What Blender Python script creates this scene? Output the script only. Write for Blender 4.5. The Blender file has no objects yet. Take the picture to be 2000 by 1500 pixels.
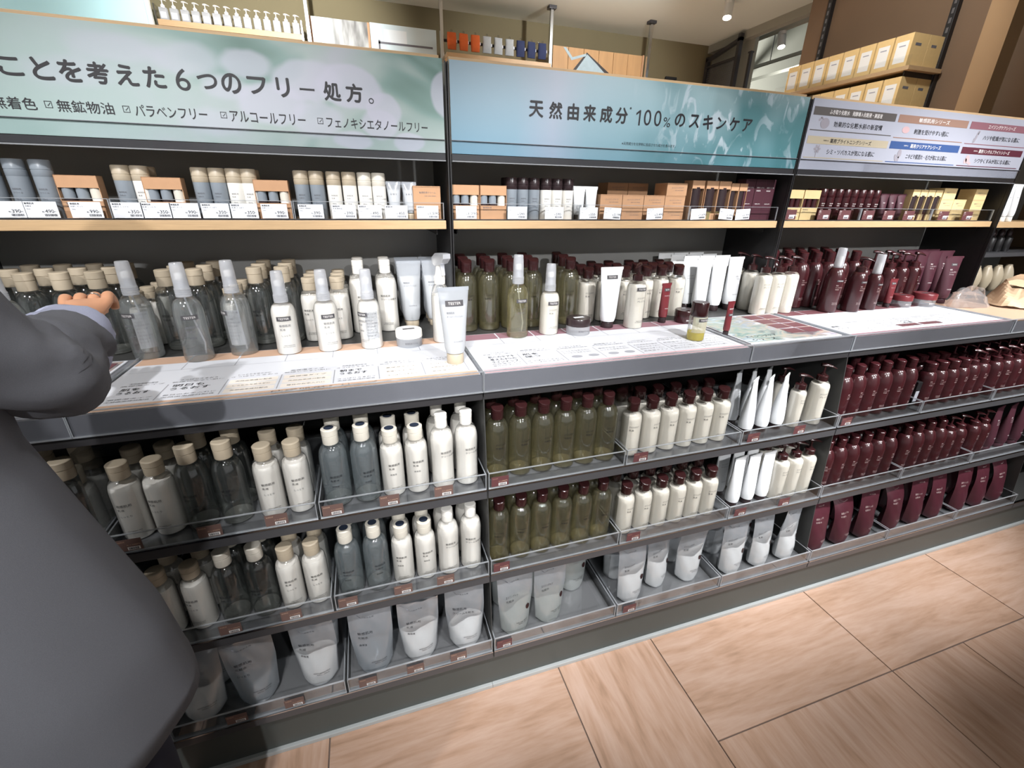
import bpy, bmesh, math, random
from mathutils import Vector, Matrix
random.seed(7)
SC = bpy.context.scene
COL = SC.collection
PI = math.pi
# ---------------------------------------------------------------- camera
cam_d = bpy.data.cameras.new('camera')
cam = bpy.data.objects.new('camera', cam_d)
COL.objects.link(cam)
SC.camera = cam
yaw, pitch, roll = math.radians(18.07), math.radians(-22.74), math.radians(1.0)
F_ = Vector((math.sin(yaw) * math.cos(pitch), math.cos(yaw) * math.cos(pitch), math.sin(pitch)))
R_ = F_.cross(Vector((0, 0, 1))).normalized()
U_ = R_.cross(F_)
R2 = R_ * math.cos(roll) + U_ * math.sin(roll)
U2 = -R_ * math.sin(roll) + U_ * math.cos(roll)
cam.matrix_world = Matrix(((R2.x, U2.x, -F_.x, -0.240), (R2.y, U2.y, -F_.y, -0.953), (R2.z, U2.z, -F_.z, 1.39), (0, 0, 0, 1)))
cam_d.sensor_fit = 'HORIZONTAL'
cam_d.sensor_width = 36.0
cam_d.lens = 872.0 / 2000.0 * 36.0
cam_d.clip_start = 0.02
cam_d.clip_end = 60
# ---------------------------------------------------------------- world, exposure
w = bpy.data.worlds.new('world')
SC.world = w
w.use_nodes = True
w.node_tree.nodes['Background'].inputs[0].default_value = (0.98, 0.99, 1.0, 1)
w.node_tree.nodes['Background'].inputs[1].default_value = 0.30
vs = SC.view_settings
vs.view_transform = 'Standard'
vs.look = 'None'
vs.exposure = 0.30
vs.gamma = 1.0
vs.use_curve_mapping = False
SC.cycles.transparent_max_bounces = 16
SC.cycles.max_bounces = 4
SC.cycles.diffuse_bounces = 2
SC.cycles.glossy_bounces = 2
SC.cycles.sample_clamp_indirect = 4.0
# spotlight heads on the store's ceiling: (position, aim, watts, cone degrees)
SPOTS = [((-1.75, -1.15, 2.72), (-1.0, 0.15, 1.02), 44, 53),
         ((-0.45, -1.25, 2.72), (-0.35, 0.15, 1.02), 50, 52),
         ((0.65, -1.25, 2.72), (0.55, 0.15, 1.02), 60, 52),
         ((1.75, -1.25, 2.72), (1.55, 0.15, 1.0), 84, 52),
         ((2.95, -1.15, 2.72), (2.2, 0.15, 1.0), 100, 50),
         ((0.95, -1.5, 2.72), (0.78, -0.12, 0.0), 40, 28),
         ((-0.6, 2.3, 2.80), (-0.8, 3.8, 2.45), 75, 85),
         ((1.9, 2.2, 2.80), (1.9, 3.9, 2.3), 34, 90),
         ((2.0, 0.9, 2.80), (2.95, 1.6, 2.1), 20, 75),
         ((2.86, 2.92, 2.80), (2.3, 2.2, 0.0), 130, 100),
         ((3.97, 3.42, 2.82), (3.6, 2.4, 0.0), 60, 80),
         ((-0.9, -2.9, 2.72), (-0.6, 0.0, 0.85), 80, 36),
         ((0.7, -2.9, 2.72), (0.5, 0.0, 0.85), 90, 36),
         ((2.3, -2.9, 2.72), (1.95, 0.0, 0.9), 98, 34),
         ((0.4, 2.4, 2.80), (0.5, 2.3, 0.0), 340, 100),  # added lamp behind the display, aimed down so floor bounce brightens the ceiling
         ((5.2, 4.2, 2.8), (5.4, 5.4, 3.4), 70, 120)]

# ---------------------------------------------------------------- materials
MATS = {}
def lin(c):
    return tuple(((v / 12.92) if v <= 0.04045 else ((v + 0.055) / 1.055) ** 2.4) for v in c)
def hexc(h):
    return lin(tuple(int(h[i:i + 2], 16) / 255 for i in (0, 2, 4)))
def pbr(name, col, rough=0.5, metal=0.0, var=0.0, vscale=20.0, bump=0.0, bscale=200.0, stretch=(1, 1, 1), spec=0.5, emit=0.0, rnd=0.0, trans=0.0, alpha=1.0):
    m = bpy.data.materials.new(name)
    m.use_nodes = True
    nt = m.node_tree
    b = nt.nodes['Principled BSDF']
    b.inputs['Roughness'].default_value = rough
    b.inputs['Metallic'].default_value = metal
    b.inputs['Specular IOR Level'].default_value = spec
    b.inputs['Base Color'].default_value = (*col, 1)
    MATS[name] = m
    if emit:
        b.inputs['Emission Color'].default_value = (*col, 1)
        b.inputs['Emission Strength'].default_value = emit
    if var <= 0.0 and not bump and not rnd:
        return m
    tc = nt.nodes.new('ShaderNodeTexCoord')
    mp = nt.nodes.new('ShaderNodeMapping')
    mp.inputs['Scale'].default_value = stretch
    nt.links.new(tc.outputs['Object'], mp.inputs['Vector'])
    ns = nt.nodes.new('ShaderNodeTexNoise')
    ns.inputs['Scale'].default_value = vscale
    ns.inputs['Detail'].default_value = 3
    nt.links.new(mp.outputs[0], ns.inputs['Vector'])
    hs = nt.nodes.new('ShaderNodeHueSaturation')
    hs.inputs['Color'].default_value = (*col, 1)
    mr = nt.nodes.new('ShaderNodeMapRange')
    mr.inputs['To Min'].default_value = 1 - max(var, 0.02)
    mr.inputs['To Max'].default_value = 1 + max(var, 0.02)
    nt.links.new(ns.outputs['Fac'], mr.inputs['Value'])
    val = mr.outputs[0]
    if rnd:
        oi = nt.nodes.new('ShaderNodeObjectInfo')
        r2 = nt.nodes.new('ShaderNodeMapRange')
        r2.inputs['To Min'].default_value = 1 - rnd
        r2.inputs['To Max'].default_value = 1 + rnd
        nt.links.new(oi.outputs['Random'], r2.inputs['Value'])
        mu = nt.nodes.new('ShaderNodeMath')
        mu.operation = 'MULTIPLY'
        nt.links.new(val, mu.inputs[0])
        nt.links.new(r2.outputs[0], mu.inputs[1])
        val = mu.outputs[0]
    nt.links.new(val, hs.inputs['Value'])
    nt.links.new(hs.outputs[0], b.inputs['Base Color'])
    if bump:
        n2 = nt.nodes.new('ShaderNodeTexNoise')
        n2.inputs['Scale'].default_value = bscale
        n2.inputs['Detail'].default_value = 4
        nt.links.new(mp.outputs[0], n2.inputs['Vector'])
        bp = nt.nodes.new('ShaderNodeBump')
        bp.inputs['Strength'].default_value = bump
        bp.inputs['Distance'].default_value = 0.002
        nt.links.new(n2.outputs['Fac'], bp.inputs['Height'])
        nt.links.new(bp.outputs[0], b.inputs['Normal'])
    MATS[name] = m
    return m
def clear(name, tint, gloss=0.05, rough=0.06, body=0.0, bodycol=(1, 1, 1), blend=0.35, edge=0.55):
    """clear plastic or liquid: see-through with a fresnel gloss and an optional milky body"""
    m = bpy.data.materials.new(name)
    m.use_nodes = True
    nt = m.node_tree
    nt.nodes.clear()
    out = nt.nodes.new('ShaderNodeOutputMaterial')
    tr = nt.nodes.new('ShaderNodeBsdfTransparent')
    tr.inputs['Color'].default_value = (*tint, 1)
    last = tr.outputs[0]
    if body > 0:
        df = nt.nodes.new('ShaderNodeBsdfDiffuse')
        df.inputs['Color'].default_value = (*bodycol, 1)
        tl = nt.nodes.new('ShaderNodeBsdfTranslucent')
        tl.inputs['Color'].default_value = (*bodycol, 1)
        m0 = nt.nodes.new('ShaderNodeMixShader')
        m0.inputs[0].default_value = 0.4
        nt.links.new(df.outputs[0], m0.inputs[1])
        nt.links.new(tl.outputs[0], m0.inputs[2])
        mx = nt.nodes.new('ShaderNodeMixShader')
        mx.inputs[0].default_value = body
        nt.links.new(last, mx.inputs[1])
        nt.links.new(m0.outputs[0], mx.inputs[2])
        last = mx.outputs[0]
    gl = nt.nodes.new('ShaderNodeBsdfGlossy')
    gl.inputs['Roughness'].default_value = rough
    gl.inputs['Color'].default_value = (1, 1, 1, 1)
    fr = nt.nodes.new('ShaderNodeLayerWeight')
    fr.inputs['Blend'].default_value = blend
    r2 = nt.nodes.new('ShaderNodeMapRange')
    r2.inputs['To Min'].default_value = gloss
    r2.inputs['To Max'].default_value = edge
    nt.links.new(fr.outputs['Fresnel'], r2.inputs['Value'])
    mx2 = nt.nodes.new('ShaderNodeMixShader')
    nt.links.new(r2.outputs[0], mx2.inputs[0])
    nt.links.new(last, mx2.inputs[1])
    nt.links.new(gl.outputs[0], mx2.inputs[2])
    nt.links.new(mx2.outputs[0], out.inputs[0])
    MATS[name] = m
    return m
M = MATS
pbr('dark_steel', hexc('3c3c3b'), 0.42, 0.0, 0.06, 8, 0.06, 600)
pbr('black_steel', hexc('1f1e1f'), 0.4)
pbr('back_panel', hexc('8e8e8c'), 0.33, 0.0, 0.05, 6, 0.05, 500)
pbr('kick', hexc('474c4a'), 0.45, 0, 0.12, 9)
pbr('kick_strip', hexc('a9adad'), 0.4, 0, 0.08, 15)
pbr('lip_metal', hexc('7d7e84'), 0.36, 0.0, 0.04, 30, 0.03, 700)
pbr('rail_metal', hexc('77777b'), 0.28, 0.65, 0.05, 30)
pbr('rail_dark', hexc('3f3e40'), 0.3, 0.3)
pbr('edge_steel', hexc('5a5a5d'), 0.3, 0.4)
pbr('oak', hexc('c0a078'), 0.5, 0, 0.22, 14, 0.1, 90, (1, 10, 30))
pbr('chrome', hexc('c4c6c8'), 0.16, 1.0)
pbr('paper', hexc('d9dbe1'), 0.55)
pbr('card', hexc('e9ecf2'), 0.5)
pbr('print_black', hexc('17151b'), 0.55)
pbr('print_grey', hexc('6a6a70'), 0.6)
pbr('print_lightgrey', hexc('a3a4ab'), 0.6)
pbr('print_white', hexc('e6e2e0'), 0.5)
pbr('print_pale', hexc('b9a6a4'), 0.5)
pbr('band_tan', hexc('c9a68d'), 0.55)
pbr('band_pink', hexc('d9b3b8'), 0.55)
pbr('band_mauve', hexc('96707a'), 0.55)
pbr('band_maroon', hexc('6e454a'), 0.55)
pbr('cream_cell', hexc('ece3d8'), 0.55)
pbr('tag_brown', hexc('6d5650'), 0.45)
pbr('tag_maroon', hexc('5f3a3c'), 0.45)
pbr('cap_tan', hexc('bcae98'), 0.4, 0, 0.03)
pbr('cap_cream', hexc('dcd6c9'), 0.38)
pbr('cap_white', hexc('efece5'), 0.35)
pbr('cap_maroon', hexc('301819'), 0.2)
pbr('cap_dark', hexc('33282a'), 0.25)
pbr('milk', hexc('f4f1ea'), 0.45)
pbr('milk_warm', hexc('f1ece0'), 0.45)
pbr('maroon_plastic', hexc('3d1a1e'), 0.24, 0, 0.06, 12, spec=0.6)
pbr('maroon_red', hexc('6e2b30'), 0.3)
pbr('maroon_matt', hexc('482630'), 0.42)
pbr('tube_white', hexc('eef0f2'), 0.38)
pbr('kraft', hexc('bf9470'), 0.75, 0, 0.08, 40, 0.08, 300)
pbr('kraft_light', hexc('d9bf8b'), 0.75, 0, 0.07, 40, 0.08, 300)
pbr('kraft_inside', hexc('6d4f39'), 0.8)
pbr('mini_grey', hexc('8b939b'), 0.3)
pbr('sticker_dark', hexc('4c4a4d'), 0.45)
pbr('sticker_navy', hexc('303848'), 0.3)
clear('bottle_clear', (0.985, 0.985, 0.985), 0.07, 0.09, 0.0, (0.9, 0.95, 0.95), 0.3, 0.6)
clear('liquid_clear', (0.82, 0.835, 0.83), 0.01, 0.08, 0.05, hexc('c8cfcd'), edge=0.2)
clear('liquid_tester', (0.93, 0.94, 0.94), 0.01, 0.08, 0.17, hexc('e4e9e9'), edge=0.2)
clear('refraction_base', (0.9, 0.9, 0.88), 0.1, 0.1, 0.35, hexc('e2e2da'), edge=0.6)  # pale milky colour stands in for bright refraction in the bottle foot
clear('refraction_base_yellow', hexc('f2eee0'), 0.1, 0.1, 0.25, hexc('e9e2c4'), edge=0.6)  # same painted-in brightness, tinted for the yellow bottles
clear('liquid_blue', (0.80, 0.83, 0.84), 0.01, 0.08, 0.26, hexc('ccd5d9'), edge=0.2)
clear('liquid_yellow', hexc('ebe8d8'), 0.01, 0.08, 0.10, hexc('cbc9b0'), edge=0.2)
clear('liquid_yellow_tester', hexc('f2efdc'), 0.01, 0.08, 0.14, hexc('dcd8b4'), edge=0.2)
clear('liquid_yellow2', hexc('d8dccb'), 0.01, 0.08, 0.6, hexc('d9dccf'), edge=0.2)
clear('liquid_oil', hexc('f0e890'), 0.01, 0.08, 0.7, hexc('f2e25a'), edge=0.2)
clear('label_cream', (0.97, 0.96, 0.88), 0.03, 0.2, 0.6, hexc('efeacd'), edge=0.2)
clear('acrylic_base', (0.95, 0.955, 0.96), 0.02, 0.06, 0.16, hexc('d8dade'), edge=0.5)
pbr('bottle_olive', hexc('8c7f58'), 0.3)
clear('frosted', (0.95, 0.96, 0.98), 0.06, 0.15, 0.5, hexc('f6f8fd'), edge=0.4)
clear('acrylic', (0.965, 0.97, 0.975), 0.0, 0.03, 0.0, (1, 1, 1), 0.2, 0.5)
clear('acrylic_edge', (0.85, 0.87, 0.88), 0.18, 0.12, 0.5, hexc('dfe3e8'), edge=0.5)
clear('film', (0.84, 0.86, 0.89), 0.10, 0.16, 0.34, hexc('dfe3e8'), edge=0.35)
clear('film_clear', (0.90, 0.91, 0.93), 0.16, 0.1, 0.2, hexc('eef0f4'), edge=0.55)
clear('gel_tube', (0.80, 0.82, 0.86), 0.05, 0.12, 0.55, hexc('e3e7ec'), edge=0.3)
# ---------------------------------------------------------------- mesh helpers
class MB:
    def __init__(s):
        s.v, s.f, s.m = [], [], []
    def add(s, vs_, fs, mi=0):
        o = len(s.v)
        s.v += [tuple(p) for p in vs_]
        s.f += [tuple(i + o for i in f) for f in fs]
        s.m += [mi] * len(fs)
        return s
    def box(s, x0, x1, y0, y1, z0, z1, mi=0):
        v = [(x0, y0, z0), (x1, y0, z0), (x1, y1, z0), (x0, y1, z0), (x0, y0, z1), (x1, y0, z1), (x1, y1, z1), (x0, y1, z1)]
        return s.add(v, [(0, 3, 2, 1), (4, 5, 6, 7), (0, 1, 5, 4), (1, 2, 6, 5), (2, 3, 7, 6), (3, 0, 4, 7)], mi)
    def cbox(s, x0, x1, y0, y1, z0, z1, c=0.003, mi=0):
        """box with chamfered edges"""
        bm = bmesh.new()
        bmesh.ops.create_cube(bm, size=1)
        for v in bm.verts:
            v.co = ((x0 + x1) / 2 + v.co.x * (x1 - x0), (y0 + y1) / 2 + v.co.y * (y1 - y0), (z0 + z1) / 2 + v.co.z * (z1 - z0))
        bmesh.ops.bevel(bm, geom=list(bm.edges), offset=c, segments=2, affect='EDGES', profile=0.6)
        bm.verts.index_update()
        s.add([v.co[:] for v in bm.verts], [[v.index for v in f.verts] for f in bm.faces], mi)
        bm.free()
        return s
    def lathe(s, prof, n=20, c=(0, 0), mi=0, sx=1.0, sy=1.0):
        o = len(s.v)
        idx = []
        for r, z in prof:
            if r < 1e-6:
                idx.append([len(s.v)])
                s.v.append((c[0], c[1], z))
            else:
                idx.append(list(range(len(s.v), len(s.v) + n)))
                for k in range(n):
                    a = 2 * PI * k / n
                    s.v.append((c[0] + sx * r * math.cos(a), c[1] + sy * r * math.sin(a), z))
        for a, b in zip(idx, idx[1:]):
            for k in range(n):
                k2 = (k + 1) % n
                if len(a) == 1 and len(b) == 1:
                    continue
                if len(a) == 1:
                    f = (a[0], b[k2], b[k])
                    f = (b[k], a[0], b[k2])
                elif len(b) == 1:
                    f = (a[k], a[k2], b[0])
                else:
                    f = (a[k], a[k2], b[k2], b[k])
                s.f.append(f)
                s.m.append(mi)
        return s
    def rings(s, rings, cap=True, mi=0, closed=True):
        o = len(s.v)
        n = len(rings[0])
        for r in rings:
            s.v += [tuple(p) for p in r]
        for j in range(len(rings) - 1):
            for k in range(n if closed else n - 1):
                k2 = (k + 1) % n
                s.f.append((o + j * n + k, o + j * n + k2, o + (j + 1) * n + k2, o + (j + 1) * n + k))
                s.m.append(mi)
        if cap:
            s.f.append(tuple(o + k for k in range(n))[::-1])
            s.f.append(tuple(o + (len(rings) - 1) * n + k for k in range(n)))
            s.m += [mi, mi]
        return s
    def tube(s, pts, r, n=8, mi=0):
        pts = [Vector(p) for p in pts]
        rs = r if isinstance(r, (list, tuple)) else [r] * len(pts)
        rg = []
        up = Vector((0.13, 0.21, 0.97))
        for i, p in enumerate(pts):
            d = (pts[min(i + 1, len(pts) - 1)] - pts[max(i - 1, 0)]).normalized()
            a = d.cross(up)
            if a.length < 1e-3:
                a = d.cross(Vector((1, 0, 0)))
            a.normalize()
            b = d.cross(a)
            rg.append([p + (a * math.cos(2 * PI * k / n) + b * math.sin(2 * PI * k / n)) * rs[i] for k in range(n)])
        return s.rings(rg, True, mi)
    def text(s, body, x0, x1, zc, h, y=0.0, fn=None, bold=0.0, mi=0):
        v, f, asp = glyphs(body, 0.0)
        if bold:
            e = bold * h * 0.9
            for q, (dx, dz) in enumerate(((-e, 0), (e, 0), (0, e), (0, -e))):
                s.text(body, x0 + dx, None if x1 is None else x1 + dx, zc + dz, h, y - 0.00004 * (q + 1), fn, 0.0, mi)
        if x1 is None:
            x1 = x0 + asp * h
        pts = []
        for u, t in v:
            x, z = x0 + u * (x1 - x0), zc + (t - 0.5) * h
            pts.append(fn(x, z) if fn else (x, y, z))
        return s.add(pts, f, mi)
    def mesh(s, name, mats, smooth=False, angle=None):
        me = bpy.data.meshes.new(name)
        me.from_pydata(s.v, [], s.f)
        for m in (mats if isinstance(mats, (list, tuple)) else [mats]):
            me.materials.append(M[m] if isinstance(m, str) else m)
        if len(me.materials) > 1:
            me.polygons.foreach_set('material_index', s.m)
        if smooth:
            me.polygons.foreach_set('use_smooth', [True] * len(me.polygons))
            if angle:
                me.set_sharp_from_angle(angle=math.radians(angle))
        me.update()
        return me
_gc = {}
def glyphs(body, bold=0.0):
    k = (body, bold)
    if body == '1' and k not in _gc:
        _gc[k] = ([(0.62, 0), (0.92, 0), (0.92, 1), (0.68, 1), (0.05, 0.80), (0.05, 0.66), (0.62, 0.82)], [(0, 1, 2, 6), (6, 2, 3), (6, 3, 4, 5)], 0.42)
    if k not in _gc:
        c = bpy.data.curves.new('t', 'FONT')
        c.body = body
        c.resolution_u = 6 if len(body) == 1 else 2
        c.offset = bold
        o = bpy.data.objects.new('t', c)
        me = bpy.data.meshes.new_from_object(o)
        v = [(p.co.x, p.co.y) for p in me.vertices]
        f = [tuple(p.vertices) for p in me.polygons]
        bpy.data.objects.remove(o)
        bpy.data.curves.remove(c)
        bpy.data.meshes.remove(me)
        xs, ys = [p[0] for p in v], [p[1] for p in v]
        x0, x1, y0, y1 = min(xs), max(xs), min(ys), max(ys)
        _gc[k] = ([((a - x0) / (x1 - x0 or 1), (b - y0) / (y1 - y0 or 1)) for a, b in v], f, (x1 - x0) / (y1 - y0 or 1))
    return _gc[k]
def link(name, data, parent=None, loc=(0, 0, 0), rot=(0, 0, 0), scale=None):
    o = bpy.data.objects.new(name, data)
    COL.objects.link(o)
    o.parent = parent
    o.location = loc
    o.rotation_euler = rot
    if scale:
        o.scale = scale if isinstance(scale, (tuple, list)) else (scale,) * 3
    return o
def tag(o, label=None, cat=None, group=None, kind=None):
    if label: o['label'] = label
    if cat: o['category'] = cat
    if group: o['group'] = group
    if kind: o['kind'] = kind
    return o
def root(name, label, cat, loc=(0, 0, 0), rz=0.0, group=None, rot=None, scale=None):
    o = link(name, None, None, loc, rot or (0, 0, rz), scale)
    o.empty_display_size = 0.02
    return tag(o, label, cat, group)
def spawn(name, recipe, label, cat, loc, rz=0.0, group=None, rot=None, scale=None):
    """one thing from a recipe [(part name, mesh, [sub-recipe]), ...]; all copies share mesh data"""
    r = root(name, label, cat, loc, rz, group, rot, scale)
    def put(rec, par):
        for it in rec:
            o = link(it[0], it[1], par)
            if len(it) > 3 and it[3]:
                o['label'] = it[3]
            if len(it) > 2 and it[2]:
                put(it[2], o)
    put(recipe, r)
    return r
def struct(name, mb, mat, smooth=False):
    return tag(link(name, mb.mesh(name, mat, smooth)), kind='structure')
ORD = ['first', 'second', 'third', 'fourth', 'fifth', 'sixth', 'seventh', 'eighth', 'ninth', 'tenth', 'eleventh', 'twelfth', 'thirteenth', 'fourteenth', 'fifteenth', 'sixteenth']
# ================================================================ setting
# floor: grout bed with wood-look porcelain tiles laid in a two-to-one basket pattern
def wood_tile_mat(name, along):
    m = pbr(name, hexc('c4a184'), 0.42)
    nt = m.node_tree
    b = nt.nodes['Principled BSDF']
    for l in list(b.inputs['Base Color'].links):
        nt.links.remove(l)
    tc = nt.nodes.new('ShaderNodeTexCoord')
    oi = nt.nodes.new('ShaderNodeObjectInfo')
    ad = nt.nodes.new('ShaderNodeVectorMath')
    ad.operation = 'MULTIPLY_ADD'
    ad.inputs[1].default_value = (37, 23, 0)
    nt.links.new(oi.outputs['Random'], ad.inputs[0])
    nt.links.new(tc.outputs['Object'], ad.inputs[2])
    mp = nt.nodes.new('ShaderNodeMapping')
    mp.inputs['Scale'].default_value = (1.2, 9, 1) if along == 'x' else (9, 1.2, 1)
    nt.links.new(ad.outputs[0], mp.inputs['Vector'])
    n1 = nt.nodes.new('ShaderNodeTexNoise')
    n1.inputs['Scale'].default_value = 2.2
    n1.inputs['Detail'].default_value = 6
    n1.inputs['Distortion'].default_value = 1.6
    n2 = nt.nodes.new('ShaderNodeTexNoise')
    n2.inputs['Scale'].default_value = 14
    n2.inputs['Detail'].default_value = 5
    for n in (n1, n2):
        nt.links.new(mp.outputs[0], n.inputs['Vector'])
    mx = nt.nodes.new('ShaderNodeMath')
    mx.operation = 'MULTIPLY_ADD'
    mx.inputs[1].default_value = 0.4
    nt.links.new(n2.outputs['Fac'], mx.inputs[0])
    nt.links.new(n1.outputs['Fac'], mx.inputs[2])
    cr = nt.nodes.new('ShaderNodeValToRGB')
    e = cr.color_ramp.elements
    e[0].position, e[0].color = 0.38, (*hexc('a08069'), 1)
    e[1].position, e[1].color = 0.95, (*hexc('c8aa98'), 1)
    k = cr.color_ramp.elements.new(0.62)
    k.color = (*hexc('b8967f'), 1)
    nt.links.new(mx.outputs[0], cr.inputs[0])
    nt.links.new(cr.outputs[0], b.inputs['Base Color'])
    return m
wood_tile_mat('tile_x', 'x')
wood_tile_mat('tile_y', 'y')
pbr('grout', hexc('6f6058'), 0.8)
fl = struct('floor', MB().box(-5, 7, -5, 6, -0.06, -0.004), 'grout')
TL, TW, G_ = 0.685, 0.3425, 0.0035
tm = {}
for w_, h_, mt in ((TL, TW, 'tile_x'), (TW, TL, 'tile_y'), (TL, TL, 'tile_y')):
    tm[(w_, h_, mt)] = MB().cbox(G_ / 2, w_ - G_ / 2, -h_ + G_ / 2, -G_ / 2, -0.012, 0.0, 0.0015).mesh('tile', mt)
def tile(x, ytop, w_, h_, mt):
    link('tile', tm[(w_, h_, mt)], fl, (x, ytop, 0))
# the rows along the fixture as the photograph shows them
Y0, Y1 = -0.065, -0.4075
tile(-0.4675, Y0, TL, TW, 'tile_x')
tile(0.2175, Y0, TW, TL, 'tile_y')
tile(0.56, Y0, TL, TW, 'tile_x')
tile(1.245, Y0, TL, TW, 'tile_x')
tile(1.93, Y0, TL, TW, 'tile_x')
tile(2.615, Y0, TL, TW, 'tile_x')
tile(-0.4675, Y1, TL, TW, 'tile_x')
tile(-0.81, Y0, TW, TL, 'tile_y')
tile(-1.495, Y0, TL, TL, 'tile_y')
tile(-2.18, Y0, TL, TL, 'tile_y')
tile(0.56, Y1, TL, TL, 'tile_y')
tile(1.245, Y1, TW, TL, 'tile_y')
tile(1.5875, Y1, TW, TL, 'tile_y')
tile(1.93, Y1, TL, TL, 'tile_y')
tile(2.615, Y1, TL, TL, 'tile_y')
tile(0.2175, Y0 - TL, TW, TL, 'tile_y')
for i in range(-3, 1):
    for j in range(0, 2):
        tile(-0.4675 + i * TL, Y0 - TL - j * TL, TL, TL, 'tile_y')
for i in range(0, 5):
    for j in range(0, 2):
        tile(0.56 + i * TL, Y1 - TL - j * TL, TL, TL, 'tile_y')
for i in range(1, 6):
    for j in range(0, 3):
        tile(2.615 + i * TL, Y0 + TW - j * TW, TL, TW, 'tile_x')
pbr('wall_olive', hexc('7c7256'), 0.85, 0, 0.06, 3, 0.1, 300)
pbr('wall_brown', hexc('6e5843'), 0.85, 0, 0.06, 3, 0.1, 300)
for i in range(-4, 5):
    for j in range(0, 5):
        tile(i * TL, 4.0 - j * TL, TL, TL, 'tile_y')
pbr('wall_grey', hexc('9b9b8e'), 0.8, 0, 0.04, 3)
pbr('wall_sand', hexc('977a58'), 0.85, 0, 0.05, 3, 0.1, 300)
pbr('ceiling_paint', hexc('d3dbd2'), 0.85, 0, 0.03, 2)
struct('wall_back', MB().box(-5, 3.62, 4.0, 4.12, 0, 3.05), 'wall_olive')
struct('wall_right', MB().box(3.08, 3.2, -2.2, 2.285, 0, 4.4), 'wall_brown')
struct('wall_far', MB().box(3.2, 7.0, 5.6, 5.7, 0, 4.6), 'wall_grey')
struct('wall_far_side', MB().box(7.0, 7.1, 1.0, 5.7, 0, 4.6), 'wall_grey')
struct('trim_1', MB().box(3.62, 3.66, 3.4, 4.12, 0, 4.4), 'wall_grey')
struct('ceiling', MB().box(-5, 3.55, -5, 4.12, 2.93, 3.05), 'ceiling_paint')
struct('trim_2', MB().box(3.55, 3.62, 2.3, 4.12, 2.86, 3.12), 'wall_grey')
struct('trim_3', MB().box(3.55, 7.1, 1.0, 5.7, 4.4, 4.5), 'ceiling_paint')
struct('trim_4', MB().box(2.98, 3.08, 0.93, 1.05, 0, 2.93), 'wall_sand')
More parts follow.
